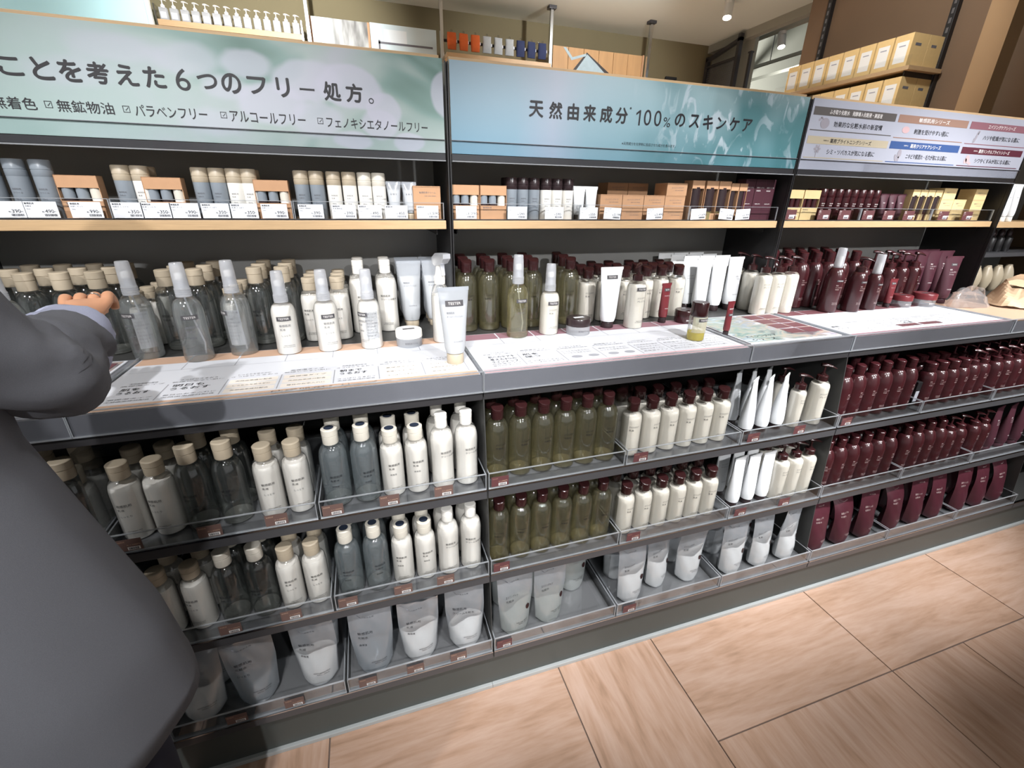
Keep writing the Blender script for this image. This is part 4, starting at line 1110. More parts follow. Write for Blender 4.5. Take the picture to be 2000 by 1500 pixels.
# refill pouches
def pouch(w_, h_, seed, film, contents, fill, rows, pmat, bend=0.0, dot=False, twist=0.0, slosh=0.0):
    rnd = random.Random(seed)
    ph = [rnd.uniform(0, 6.3) for _ in range(6)]
    NU, NV = 14, 16
    def S(u, v, side, k=1.0):
        wv = w_ / 2 * (0.80 + 0.20 * min(1, v / 0.6))
        if v < 0.06:
            wv *= 0.90 + 0.10 * math.sqrt(v / 0.06)
        T = 0.034 * (1 - v) ** 0.8 * (0.75 + 0.25 * math.sin(PI * min(1, v * 2))) + 0.0008
        if v > 0.9: T = 0.0008
        th = T * max(0.0, 1 - abs(u) ** 2.4) ** 0.7
        cr = 0.0022 * math.sin(5 * u + 7 * v + ph[0]) * math.sin(9 * v + 3 * u + ph[1]) * (0.4 + v) * (1 - abs(u) ** 4)
        z = h_ * v
        if v < 0.08:
            z += 0.010 * abs(u) ** 2 * (1 - v / 0.08)
        y = side * th * k + cr
        x = u * wv * k
        b_ = max(0, v - 0.45)
        y += bend * b_ ** 2 + 0.006 * math.sin(2.2 * u + ph[2]) * b_
        x += twist * b_ ** 2
        z -= abs(bend) * b_ ** 2 * 0.5 + 0.006 * abs(u) * b_ * math.sin(ph[3] + 2 * u)
        return (x, y, z)
    def sheet(vmax, k, wave=False):
        mb = MB()
        for side in (-1, 1):
            vs_ = []
            for j in range(NV + 1):
                for i in range(NU + 1):
                    u = -1 + 2 * i / NU
                    vm = vmax
                    if wave:
                        vm = vmax + slosh * u + 0.05 * math.sin(2.6 * u + ph[4])
                    vs_.append(S(u, 0.012 * (k < 1) + vm * j / NV, side, k))
            fs = []
            for j in range(NV):
                for i in range(NU):
                    a = j * (NU + 1) + i
                    q = (a, a + 1, a + NU + 2, a + NU + 1)
                    fs.append(q if side < 0 else q[::-1])
            mb.add(vs_, fs)
        bt = [S(-1 + 2 * i / NU, 0.012 * (k < 1), sd, k) for sd in (-1, 1) for i in range(NU + 1)]
        mb.add(bt, [(i, NU + 1 + i, NU + 2 + i, i + 1) for i in range(NU)])
        return mb
    rec = [('pouch_film', sheet(1.0, 1.0).mesh('pouch_film', film, True, 60))]
    if contents:
        rec.append(('contents', sheet(fill, 0.955, True).mesh('contents', contents, True, 60)))
    def fn(x, z):
        v = z / h_
        u = max(-1, min(1, x / (w_ / 2 * (0.80 + 0.20 * min(1, v / 0.6)))))
        p = S(u, v, -1)
        return (p[0], p[1] - 0.0009, p[2])
    mb = MB()
    for t, a, c, z, h in rows:
        mb.text(t, a, c, z, h, fn=fn)
    rec.append(('label_print', mb.mesh('label_print', pmat)))
    notch = MB()
    for i in range(6):
        a, c = -w_ * 0.42 + w_ * 0.24 * i / 6, -w_ * 0.42 + w_ * 0.24 * (i + 1) / 6
        za = h_ * (0.97 - 0.10 * i / 6); zc = h_ * (0.97 - 0.10 * (i + 1) / 6)
        notch.add([fn(a, za), fn(a, za - 0.0018), fn(c, zc - 0.0018), fn(c, zc)], [(0, 1, 2, 3)])
    rec.append(('spout_seam', notch.mesh('spout_seam', 'print_grey' if film == 'film' else 'maroon_matt')))
    if dot:
        d = MB()
        pts = [fn(w_ * 0.30 + 0.007 * math.cos(2 * PI * k / 16), h_ * 0.42 + 0.0085 * math.sin(2 * PI * k / 16)) for k in range(16)]
        d.add([(x, y - 0.0006, z) for x, y, z in pts], [tuple(range(16))])
        rec.append(('round_mark', d.mesh('round_mark', 'cap_maroon'), [], 'maroon dot'))
    return rec
def prow(l1, l2, l3, h_, foot, x=-0.035):
    r = [(l1, x, x + 0.038, h_ * 0.66, 0.0085), (l2, x, x + 0.0085 * len(l2), h_ * 0.66 - 0.014, 0.0078)]
    if l3: r.append((l3, x + 0.001, x + 0.001 + 0.0065 * len(l3), h_ * 0.66 - 0.038, 0.006))
    r += [(foot, -0.008, 0.032, h_ * 0.23, 0.0036), ('REFILL 350mL', 0.0, 0.030, h_ * 0.23 - 0.006, 0.003), ('つめかえ用', -0.02, 0.01, h_ * 0.88, 0.004)]
    return r
pbr('pouch_maroon', hexc('471f29'), 0.38, 0, 0.08, 14)
PW, PH = 0.110, 0.216
for k in range(3):
    REC['pouch_milk%d' % k] = pouch(PW, PH, 11 + k, 'film', 'milk', (0.48, 0.52, 0.44)[k], prow('敏感肌用', ['乳液', '乳液', 'クリーム化粧水'][k], [None, '高保湿', None][k], PH, 'MOISTURISING MILK'), 'print_black', (0.05, -0.03, 0.03)[k], slosh=(0.06, -0.03, 0.05)[k])
    REC['pouch_clear%d' % k] = pouch(PW, PH, 21 + k, 'film', 'liquid_blue', (0.52, 0.5, 0.55)[k], prow('敏感肌用', '化粧水', ['高保湿', 'しっとり', None][k], PH, 'MOISTURISING TONER'), 'print_black', (0.03, -0.02, 0.05)[k])
    REC['pouch_yellow%d' % k] = pouch(PW, PH, 31 + k, 'film', 'liquid_yellow2', (0.50, 0.46, 0.5)[k], prow('エイジングケア', '化粧水', None, PH, 'AGE CARE TONER'), 'print_black', (0.04, 0.02, 0.0)[k], True, slosh=0.05)
    REC['pouch_age%d' % k] = pouch(PW * 0.96, PH, 41 + k, 'film', 'milk', (0.52, 0.50, 0.50)[k], prow('エイジングケア', '乳液', None, PH, 'AGE CARE MILK'), 'print_black', (0.04, 0.06, 0.02)[k], True, (0.0, 0.02, 0.05)[k], slosh=(0.09, 0.02, 0.08)[k])
    REC['pouch_maroon%d' % k] = pouch(PW * 0.98, PH, 51 + k, 'pouch_maroon', None, 0, [(a, b_, c_, z, h) for a, b_, c_, z, h in prow('薬用リンクル', '化粧水', None, PH, 'WRINKLE CARE')], 'print_pale', (0.08, 0.10, 0.05)[k], False, (0.02, -0.01, 0.02)[k])
# ================================================================ lower trays and their stock
TRAYW = 0.394
def tag_mesh(mat, w_=0.046, h_=0.029):
    return MB().box(-w_ / 2, w_ / 2, -0.0006, 0, -h_ / 2, h_ / 2).mesh('price_tag', mat)
def bars(x0, x1, z0, z1, y, seed, mb=None):
    mb = mb or MB()
    rnd = random.Random(seed)
    x = x0
    while x < x1 - 0.0008:
        wv = rnd.choice((0.0005, 0.0008, 0.0012))
        mb.box(x, min(x1, x + wv), y - 0.0002, y, z0, z1)
        x += wv + rnd.choice((0.0006, 0.0009))
    return mb
tagm = {k: tag_mesh(k) for k in ('tag_brown', 'tag_maroon')}
tag_bc = MB().box(-0.004, 0.018, -0.0009, -0.0006, -0.0125, -0.005).mesh('barcode_field', 'print_white')
tag_bars = bars(-0.002, 0.016, -0.0115, -0.006, -0.0009, 3).mesh('barcode', 'print_black')
tag_txt = {k: MB().text('敏感肌用' if k == 'tag_brown' else 'エイジング', -0.020, -0.006, 0.009, 0.0035, -0.0008).text('税込', -0.004, 0.0, 0.0, 0.0028, -0.0008).text('1,290円', 0.002, 0.019, 0.0, 0.004, -0.0008).mesh('tag_lettering', 'band_tan') for k in tagm}
tray_base = MB().box(0.003, TRAYW - 0.003, 0.006, 0.40, 0, 0.003).mesh('tray_base', 'acrylic_base')
tray_front = MB().box(0, TRAYW, 0.002, 0.005, 0, 0.044).mesh('tray_front', 'acrylic')
tray_side = [MB().box(a, a + 0.0025, 0.005, 0.40, 0, 0.044).mesh('tray_side', 'acrylic') for a in (0, TRAYW - 0.0025)]
tray_rim = MB().box(0, TRAYW, 0.0016, 0.0054, 0.0435, 0.0452).box(0, TRAYW, 0.0012, 0.005, 0, 0.0016).box(0, 0.0028, 0.005, 0.40, 0.0436, 0.0449).box(TRAYW - 0.0028, TRAYW, 0.005, 0.40, 0.0436, 0.0449).box(0, 0.002, 0.0014, 0.004, 0, 0.044).box(TRAYW - 0.002, TRAYW, 0.0014, 0.004, 0, 0.044).mesh('tray_rim', 'acrylic_edge')
LEVEL = ['top', 'middle', 'bottom']
COLN = ['coat-side', 'tan-cap', 'white-cap', 'yellow-bottle', 'milk-bottle', 'tube', 'maroon', 'pump', 'far-right']
def tray(row, x0, colname, tags, tmat):
    z, y = ROWS[row]
    r = root('acrylic_tray', 'clear acrylic tray, %s shelf, holding the %s column stock' % (LEVEL[row], colname), 'tray', (x0 + 0.003, y, z + 0.0006), 0, 'clear trays on the lower shelves')
    link('tray_base', tray_base, r); link('tray_front', tray_front, r); link('tray_rim', tray_rim, r)
    for s in tray_side: link('tray_side', s, r)
    for tx in tags:
        t = link('price_tag', tagm[tmat], r, (tx - x0, 0.0014, 0.018))
        link('barcode_field', tag_bc, t); link('barcode', tag_bars, t); link('tag_lettering', tag_txt[tmat], t)
    return z + 0.0042, y
KD = {'clear_tan': 'clear lotion bottle with tan cap', 'clear_white': 'clear lotion bottle with stickered cap', 'clear_cream': 'clear lotion bottle with cream cap',
      'milk_tan': 'white milk bottle with tan cap', 'milk_tan_stick': 'white milk bottle with stickered cap', 'milk_tall': 'tall slim white bottle',
      'yellow': 'yellow lotion bottle', 'milk_maroon': 'white milk bottle with maroon cap', 'white_tube': 'white tube', 'white_tube_tray': 'white tube', 'cream_pump': 'cream pump bottle', 'cream_pump_small': 'small cream pump bottle',
      'maroon': 'maroon bottle', 'maroon_flat': 'maroon bottle with wide flat cap', 'maroon_pump': 'maroon pump bottle', 'maroon_tube': 'maroon tube', 'yellow_pump': 'yellow pump bottle'}
def nm(kind):
    return 'refill_pouch' if kind.startswith('pouch') else 'squeeze_tube' if 'tube' in kind else 'pump_bottle' if 'pump' in kind else 'lotion_bottle' if kind.startswith(('clear', 'yellow')) else 'milk_bottle' if kind.startswith('milk') else 'maroon_bottle'
def ct(kind):
    return 'pouch' if kind.startswith('pouch') else 'tube' if 'tube' in kind else 'bottle'
RW = ['front', 'second', 'third', 'fourth']
jit = random.Random(3)
def stock(row, x0, col, items, ndeep, tags=(), tmat='tag_brown', skip=()):
    z, y = tray(row, x0, COLN[col], tags, tmat)
    for d in range(ndeep):
        cnt = {}
        tot = {}
        for k, _ in items: tot[k] = tot.get(k, 0) + 1
        for i, (k, xx) in enumerate(items):
            i_ = cnt.get(k, 0)
            cnt[k] = i_ + 1
            if (d, i) in skip: continue
            lab = ('%s %s from left, %s row, %s %s tray' % (ORD[i_], KD[k], RW[d], LEVEL[row], COLN[col])) if tot[k] > 1 else ('only %s, %s row, %s %s tray' % (KD[k], RW[d], LEVEL[row], COLN[col]))
            a = jit.uniform(-0.28, 0.28) if 'tube' not in k else (0.6 if row == 0 else 0.15) + jit.uniform(-0.1, 0.1)
            spawn(nm(k), REC[k], lab, ct(k), (xx + jit.uniform(-0.0006, 0.0006), y + 0.058 + d * 0.0665 + jit.uniform(-0.001, 0.001), z), a, '%s %s tray stock' % (LEVEL[row], COLN[col]))
def even(kind, a, b, n): return [(kind, a + (b - a) * i / (n - 1)) for i in range(n)]
# top lower shelf
stock(0, -1.2, 0, [('milk_tan', -0.985), ('clear_tan', -0.915), ('clear_tan', -0.85)], 2)
stock(0, -0.8, 1, [('milk_tan', -0.764), ('milk_tan', -0.704), ('clear_tan', -0.641), ('clear_tan', -0.574), ('milk_tan', -0.500), ('milk_tan', -0.440)], 2, (-0.765, -0.62, -0.49))
stock(0, -0.4, 2, [('clear_white', -0.357), ('clear_white', -0.290), ('milk_tan_stick', -0.226), ('milk_tan_stick', -0.167), ('milk_tall', -0.104), ('milk_tall', -0.041)], 2, (-0.372, -0.245, -0.115))
stock(0, 0.0, 3, even('yellow', 0.041, 0.359, 6), 2, (0.03,), 'tag_maroon')
stock(0, 0.4, 4, even('milk_maroon', 0.442, 0.752, 6), 2, (0.445,), 'tag_maroon')
stock(0, 0.8, 5, [('white_tube_tray', 0.868), ('white_tube_tray', 0.930), ('white_tube_tray', 0.992), ('cream_pump_small', 1.058), ('cream_pump', 1.145)], 2, (0.845, 1.03), 'tag_maroon', {(1, 4)})
stock(0, 1.2, 6, even('maroon', 1.246, 1.560, 6), 2, (1.235,), 'tag_maroon')
stock(0, 1.6, 7, [('maroon_flat', 1.668), ('maroon_flat', 1.7272), ('maroon_flat', 1.7864), ('maroon_flat', 1.8456), ('maroon_pump', 1.9048), ('maroon_pump', 1.964)], 2)
stock(0, 2.0, 8, even('maroon_pump', 2.04, 2.36, 6), 2)
# middle lower shelf
stock(1, -1.2, 0, [('milk_tan', -0.93), ('milk_tan', -0.86)], 1)
stock(1, -0.8, 1, [('milk_tan', -0.758), ('milk_tan', -0.692), ('clear_cream', -0.624), ('clear_cream', -0.559), ('milk_tan', -0.496), ('milk_tan', -0.436)], 2, (-0.63, -0.50))
stock(1, -0.4, 2, [('clear_white', -0.357), ('clear_white', -0.290), ('milk_tan_stick', -0.224), ('milk_tan_stick', -0.164), ('milk_tall', -0.103), ('milk_tall', -0.040)], 2, (-0.37, -0.235, -0.125))
stock(1, 0.0, 3, even('yellow', 0.041, 0.359, 6), 2, (0.03,), 'tag_maroon')
stock(1, 0.4, 4, even('milk_maroon', 0.442, 0.752, 6), 2, (0.445,), 'tag_maroon')
stock(1, 0.8, 5, [('white_tube_tray', 0.862), ('white_tube_tray', 0.924), ('white_tube_tray', 0.984), ('cream_pump', 1.042), ('cream_pump', 1.102), ('cream_pump', 1.162)], 2, (0.845, 1.03), 'tag_maroon')
stock(1, 1.2, 6, even('maroon', 1.242, 1.556, 6), 2, (), 'tag_maroon')
stock(1, 1.6, 7, even('maroon', 1.640, 1.829, 4) + [('maroon_pump', 1.892), ('maroon_pump', 1.955)], 2)
stock(1, 2.0, 8, [('maroon_pump', 2.04), ('maroon_pump', 2.105)] + even('maroon_tube', 2.18, 2.36, 3), 1)
# a shelf notice and small black card holders seen between the stock
nb = root('label_holder', 'small black card holder beside the flat-capped maroon bottles', 'label holder', (1.622, 0.03, 0.7035))
link('holder_plate', MB().cbox(-0.012, 0.012, -0.02, 0.02, 0, 0.095, 0.002).mesh('holder_plate', 'black_steel'), nb)
link('holder_card', MB().box(-0.009, 0.009, -0.0207, -0.02, 0.02, 0.06).mesh('holder_card', 'print_lightgrey'), nb)
# bottom shelf: refill pouches
def pouches(col, x0, items, tags=(), tmat='tag_brown', names=None):
    z, y = tray(2, x0, COLN[col], tags, tmat)
    for i, (k, xx, dy, rz, lab) in enumerate(items):
        spawn('refill_pouch', REC[k], lab, 'pouch', (xx, y + 0.055 + dy, z), rz, 'refill pouches on the bottom shelf')
pouches(1, -0.8, [('pouch_milk0', -0.735, 0.0, 0.10, 'white slumped refill pouch nearest the hem of the grey coat'), ('pouch_clear1', -0.615, 0.005, 0.15, 'clear refill pouch between two white pouches near the coat hem'), ('pouch_milk1', -0.468, 0.01, -0.12, 'white refill pouch at right end of the bottom tan-cap tray'),
               ('pouch_milk1', -0.73, 0.09, 0.0, 'white refill pouch standing behind the slumped one by the coat'), ('pouch_milk2', -0.47, 0.09, 0.0, 'white refill pouch behind, right end of bottom tan-cap tray')], (-0.66, -0.53))
pouches(2, -0.4, [('pouch_clear0', -0.325, 0.0, 0.0, 'blue-grey clear refill pouch, leftmost in the bottom white-cap tray'), ('pouch_milk1', -0.200, 0.0, 0.05, 'half white refill pouch in the middle of the bottom white-cap tray'), ('pouch_milk2', -0.070, 0.0, -0.1, 'cream lotion refill pouch beside the left and centre bay divider'),
                ('pouch_clear0', -0.32, 0.09, 0.05, 'clear refill pouch behind, left end of the bottom white-cap tray'), ('pouch_milk2', -0.195, 0.09, 0, 'white refill pouch behind, middle of the bottom white-cap tray')], (-0.35, -0.225, -0.105))
pouches(3, 0.0, [('pouch_yellow0', 0.082, 0.0, 0.12, 'pale yellow refill pouch with maroon dot just right of the bay divider'), ('pouch_yellow1', 0.195, 0.01, 0.15, 'pale yellow dotted refill pouch in the middle of its tray'), ('pouch_yellow2', 0.315, 0.10, 0.05, 'grey-green dotted refill pouch pushed back in the half-empty tray'),
                 ('pouch_yellow1', 0.085, 0.10, 0.05, 'pale yellow refill pouch standing behind, right of bay divider'), ('pouch_yellow2', 0.20, 0.10, 0.05, 'pale yellow refill pouch behind, middle of half-empty tray')], (0.03,), 'tag_maroon')
pouches(4, 0.4, [('pouch_age0', 0.475, 0.0, 0.08, 'white dotted refill pouch leftmost in the bottom milk-bottle tray'), ('pouch_age1', 0.595, 0.03, 0.25, 'narrow-looking turned white refill pouch between two dotted pouches'), ('pouch_age2', 0.715, 0.02, -0.05, 'white dotted refill pouch at right of the bottom milk-bottle tray'),
                 ('pouch_age2', 0.48, 0.10, 0.05, 'white refill pouch behind, left in bottom milk-bottle tray'), ('pouch_age0', 0.60, 0.11, 0.05, 'white refill pouch behind, middle of bottom milk-bottle tray'), ('pouch_age1', 0.72, 0.11, 0.05, 'white refill pouch behind, right in bottom milk-bottle tray')], (0.445,), 'tag_maroon')
pouches(5, 0.8, [('pouch_age0', 0.880, 0.0, 0.0, 'white dotted refill pouch leftmost in the bottom tube tray'), ('pouch_age1', 1.005, 0.0, 0.15, 'white leaning refill pouch in the middle of the bottom tube tray'), ('pouch_age2', 1.125, 0.0, 0.2, 'white refill pouch leaning right beside the maroon pouches'),
                 ('pouch_age2', 0.89, 0.10, 0.0, 'white refill pouch behind, left in bottom tube tray'), ('pouch_age0', 1.01, 0.10, 0.0, 'white refill pouch behind, middle of bottom tube tray')], (), 'tag_maroon')
mn = ['leftmost', 'middle', 'rightmost']
for col, x0 in ((6, 1.2), (7, 1.6), (8, 2.0)):
    pouches(col, x0, [('pouch_maroon%d' % ((k + col) % 3), x0 + 0.072 + 0.124 * k, 0.0, 0.1, '%s maroon refill pouch, front of the bottom %s tray' % (mn[k], COLN[col])) for k in range(3)]
            + [('pouch_maroon%d' % ((k + col + 1) % 3), x0 + 0.08 + 0.122 * k, 0.095, 0.05, '%s maroon refill pouch, back of the bottom %s tray' % (mn[k], COLN[col])) for k in range(3)])
pouches(0, -1.2, [('pouch_milk1', -0.87, 0.0, 0.0, 'white refill pouch hidden beside the coat, leftmost tray')])
# ================================================================ testers standing on the counter stands
ZC = 1.0004
def tester(kind, name, label, cat, x, y, rz=0.0, z=ZC, scale=None):
    return spawn(name, REC[kind], label, cat, (x, y, z), rz, 'testers on the counter', scale=scale)
tester('spray_clear', 'spray_bottle', 'clear spray tester at the left edge behind the grey shoulder', 'bottle', -1.02, 0.33, 0.2)
tester('spray_clear_back', 'spray_bottle', 'clear spray tester with full label nearest the hand', 'bottle', -0.784, 0.350, -0.35)
tester('spray_clear', 'spray_bottle', 'clear spray tester with curved dip tube, second from the hand', 'bottle', -0.660, 0.300, 0.3)
tester('spray_clear_back', 'spray_bottle', 'clear spray tester with turned label, third from the hand', 'bottle', -0.564, 0.325, -0.95)
tester('spray_milk', 'spray_bottle', 'white milk spray tester leftmost of the three milk testers', 'bottle', -0.453, 0.300, 0.1)
tester('spray_milk', 'spray_bottle', 'white milk spray tester in the middle of the three milk testers', 'bottle', -0.352, 0.299, 0.25)
tester('spray_milk_back', 'spray_bottle', 'white milk spray tester turned to show its back print', 'bottle', -0.243, 0.293, -0.75)
tester('jar_white', 'cream_jar', 'white cream jar tester on the tan-banded stand', 'jar', -0.143, 0.283, 0.1)
tester('trigger', 'trigger_bottle', 'white trigger spray tester behind the gel tube', 'bottle', -0.048, 0.297, 0.35)
tester('gel_tube_tester', 'squeeze_tube', 'translucent gel tube tester standing on its tan cap', 'tube', -0.046, 0.108, 0.05)
tester('spray_yellow', 'spray_bottle', 'pale yellow spray tester at left of the pink-banded stand', 'bottle', 0.179, 0.290, 0.1)
tester('spray_cream', 'spray_bottle', 'cream milk spray tester beside the brown-lidded jar', 'bottle', 0.283, 0.295, 0.05)
tester('jar_brown', 'cream_jar', 'clear cream jar tester with dark brown lid', 'jar', 0.372, 0.270, 0.1)
tester('white_tube_tester', 'squeeze_tube', 'white tube tester standing on its dark cap', 'tube', 0.497, 0.313, 0.0)
tester('cream_pump_tester', 'pump_bottle', 'cream pump bottle tester with maroon pump', 'bottle', 0.580, 0.292, 0.05)
tester('red_tube_tester', 'squeeze_tube', 'dark red tube tester standing before the milk bottles', 'tube', 0.712, 0.318, 0.15)
tester('jar_maroon', 'cream_jar', 'maroon cream jar tester behind the oil bottle', 'jar', 0.795, 0.305, 0.0)
tester('oil', 'oil_bottle', 'small oil tester bottle with maroon cap and yellow oil', 'bottle', 0.690, 0.118, 0.1)
tester('red_tube_small', 'squeeze_tube', 'thin dark red tube tester at the front stand corner', 'tube', 0.808, 0.124, 0.1)
tester('maroon_spray_big', 'maroon_bottle', 'tall maroon spray tester with clear overcap, leftmost maroon tester', 'bottle', 1.446, 0.305, -0.25)
tester('maroon_pump_tester', 'maroon_bottle', 'maroon pump tester between the two clear-capped maroon testers', 'bottle', 1.545, 0.288, -0.1)
tester('maroon_spray_small', 'maroon_bottle', 'shorter maroon spray tester with clear overcap', 'bottle', 1.648, 0.296, 0.0)
tester('red_tube_tester', 'squeeze_tube', 'small maroon tube tester beside the red lidded jars', 'tube', 1.766, 0.300, -0.2, scale=0.85)
tester('jar_red', 'cream_jar', 'red-lidded jar tester, left of two', 'jar', 1.846, 0.300, 0.0)
tester('jar_red', 'cream_jar', 'red-lidded jar tester, right of two', 'jar', 1.955, 0.285, 0.0, scale=1.12)
tester('maroon_tube_tester', 'squeeze_tube', 'large maroon tube tester at right end of the guide', 'tube', 2.090, 0.305, -0.15)
# ---------------------------------------------------------------- stock standing behind the testers
def back(kind, x, y, label, rz=None, scale=None):
    spawn(nm(kind), REC[kind], label, ct(kind), (x, y, 0.9975), jit.uniform(-0.3, 0.3) if rz is None else rz, 'stock behind the testers', scale=scale)
xs = [-1.086, -1.017, -0.948, -0.878, -0.734, -0.666]
for d in range(3):
    for i, xx in enumerate(xs):
        back('clear_tan', xx + 0.005 * d, 0.425 + d * 0.072, '%s clear tan-capped bottle from left, %s row behind the clear testers' % (ORD[i], RW[d]), scale=1.04)
for d in range(3):
    for i, xx in enumerate((-0.527, -0.459)):
        back('clear_tan', xx, 0.425 + d * 0.072, '%s clear tan-capped bottle, %s row behind third clear tester' % (['left', 'right'][i], RW[d]), scale=1.04)
    for i, xx in enumerate((-0.801, -0.592)):
        back('milk_tan', xx, 0.415 + d * 0.07, '%s white bottle squeezed among clear bottles, %s row of counter stock' % (['left', 'right'][i], RW[d]), scale=0.88)
    for i, xx in enumerate((-0.395, -0.322)):
        back('milk_tan', xx, 0.415 + d * 0.066, '%s white tan-capped bottle, %s row behind the milk testers' % (['left', 'right'][i], RW[d]))
    for i, xx in enumerate((-0.262, -0.185)) if d < 2 else ():
        back('milk_tall', xx, 0.47 + d * 0.07, '%s tall white bottle, %s row left of the gel tubes' % (['left', 'right'][i], RW[d]), scale=1.06)
    for i, xx in enumerate((-0.112, -0.035)):
        back('gel_tube', xx, 0.495 + d * 0.045, '%s translucent gel tube, %s row behind the trigger spray' % (['left', 'right'][i], RW[d]), 0.0)
xs = [0.05, 0.122, 0.196, 0.266, 0.395]
for d in range(3):
    for i, xx in enumerate(xs):
        back('yellow', xx + 0.005 * d, 0.405 + d * 0.07, '%s yellow bottle from left, %s row behind the yellow tester' % (ORD[i], RW[d]), scale=1.07)
xs = [0.466, 0.535, 0.605, 0.690, 0.752, 0.822]
for d in range(3):
    for i, xx in enumerate(xs):
        back('milk_maroon', xx + 0.004 * d, 0.412 + d * 0.066, '%s maroon-capped milk bottle from left, %s row behind white tube tester' % (ORD[i], RW[d]), scale=1.06)
for d in range(4):
    for i, xx in enumerate((0.955, 1.025, 1.098)):
        back('white_tube', xx - 0.02 * d, 0.44 + d * 0.052, '%s white tube, %s row of tubes behind the photo stand' % (['left', 'middle', 'right'][i], RW[d]), 0.0, 1.02)
for i, xx in enumerate((1.140, 1.202, 1.264)):
    spawn('pump_bottle', REC['cream_pump'], '%s cream pump bottle, front row beside the white tubes' % ['left', 'middle', 'right'][i], 'bottle', (xx, 0.338, 1.0004), jit.uniform(-0.2, 0.2), 'stock behind the testers')
for d in range(2):
    back('cream_pump', 1.165, 0.425 + 0.068 * d, 'cream pump bottle against the black upright, %s row from the counter edge' % RW[d + 1])
xs = [1.318, 1.388, 1.458, 1.528, 1.598, 1.668]
for d in range(3):
    for i, xx in enumerate(xs):
        back('maroon', xx, 0.410 + d * 0.0715, '%s maroon bottle from left, %s row behind the maroon testers' % (ORD[i], RW[d]), scale=1.12)
for d in range(2):
    for i, xx in enumerate((1.739, 1.804)):
        back('maroon_flat', xx, 0.415 + d * 0.067, '%s maroon flat-capped bottle, %s row behind the red jars' % (['left', 'right'][i], RW[d]), scale=1.06)
    for i, xx in enumerate((1.872, 1.945, 2.02)):
        back('maroon_pump', xx, 0.400 + d * 0.07, '%s maroon pump bottle, %s row left of the maroon tubes' % (['left', 'middle', 'right'][i], RW[d]), scale=1.06)
    for i, xx in enumerate((2.13, 2.21, 2.29)):
        back('maroon_tube', xx, 0.45 + d * 0.06, '%s dark maroon tube, %s row at the right upright' % (['left', 'middle', 'right'][i], RW[d]), -0.1, 1.02)
# ================================================================ upper wooden shelf
ZS = 1.3256
YU = 0.412
def up(kind, name, label, cat, x, y=YU + 0.012, z=ZS, rz=0.0, scale=None, g='travel sizes on the wooden shelf'):
    return spawn(name, REC[kind], label, cat, (x, y, z), rz, g, scale=scale)
for i, xx in enumerate((-1.06, -1.005, -0.957, -0.910)):
    up('mini_big_grey', 'travel_bottle', '%s grey travel bottle from left edge, left of the first kraft set' % ORD[i], 'bottle', xx, YU + 0.015, scale=1.05)
SETP = 'kraft trial set carton with window, '
sets = [(-0.888, 'left of the first grey and white travel pair'), (-0.722, 'between two groups of tan-capped travel bottles'), (-0.487, 'right of the four tan-capped travel bottles')]
for i, (xx, t) in enumerate(sets):
    up('kraft_set', 'trial_set_box', SETP + t, 'box', xx, YU + 0.002, rz=0.0)
def pairs(kind, xs, what, where, name='travel_bottle', cat='bottle', deep=2, dy=0.042):
    for d in range(deep):
        for i, xx in enumerate(xs):
            pos = 'only' if len(xs) == 1 else ['left', 'right'][i] if len(xs) == 2 else ORD[i]
            up(kind, name, '%s %s, %s row, %s' % (pos, what, RW[d], where), cat, xx, YU + 0.02 + d * dy)
pairs('mini_grey_tan', [-0.764], 'grey travel bottle with tan cap', 'right of first kraft set')
pairs('mini_white_tan', [-0.724 - 0.003], 'white travel bottle with tan cap', 'touching second kraft set')
pairs('mini_grey_tan', [-0.604, -0.567], 'grey travel bottle with tan cap', 'right of second kraft set')
pairs('mini_white_tan', [-0.530, -0.493 - 0.004], 'white travel bottle with tan cap', 'left of third kraft set')
pairs('mini_grey_tan', [-0.376, -0.339], 'grey travel bottle with tan cap', 'right of third kraft set')
pairs('mini_white_tan', [-0.297, -0.258], 'white travel bottle with tan cap', 'middle of the left shelf')
pairs('mini_white_white', [-0.219, -0.182], 'white travel bottle with cream cap', 'left of the small gel tubes')
pairs('mini_tube', [-0.143, -0.101], 'small translucent gel tube', 'left of the kraft cream box', 'travel_tube', 'tube')
for k in range(2):
    up('kraft_box_tall', 'cream_box', '%s kraft cream box stacked left of the centre upright' % ['lower', 'upper'][k], 'box', -0.092, YU + 0.004, ZS + 0.0442 * k)
for i, xx in enumerate((0.016, 0.099)):
    up('kraft_set', 'trial_set_box', '%s kraft trial set carton right of the centre upright' % ['left', 'right'][i], 'box', xx, YU + 0.002)
pairs('mini_grey_dark', [0.198, 0.234, 0.270], 'grey travel bottle with dark cap', 'right of the kraft pair')
pairs('mini_white_dark', [0.309, 0.345, 0.382], 'white travel bottle with dark cap', 'left of the tiny white tubes')
pairs('mini_tube_white', [0.418 + 0.004, 0.450 + 0.014], 'tiny white tube', 'left of the stacked kraft boxes', 'travel_tube', 'tube')
for lv in range(2):
    for i in range(4):
        up('kraft_box', 'cream_box', '%s kraft cream box from left in the %s layer of four' % (ORD[i], ['bottom', 'second'][lv]), 'box', 0.490 + i * 0.0795, YU + 0.004, ZS + 0.0383 * lv)
up('kraft_box', 'cream_box', 'single kraft cream box on top of the four-wide stack', 'box', 0.490 + 3 * 0.0795 + 0.002, YU + 0.004, ZS + 0.0766)
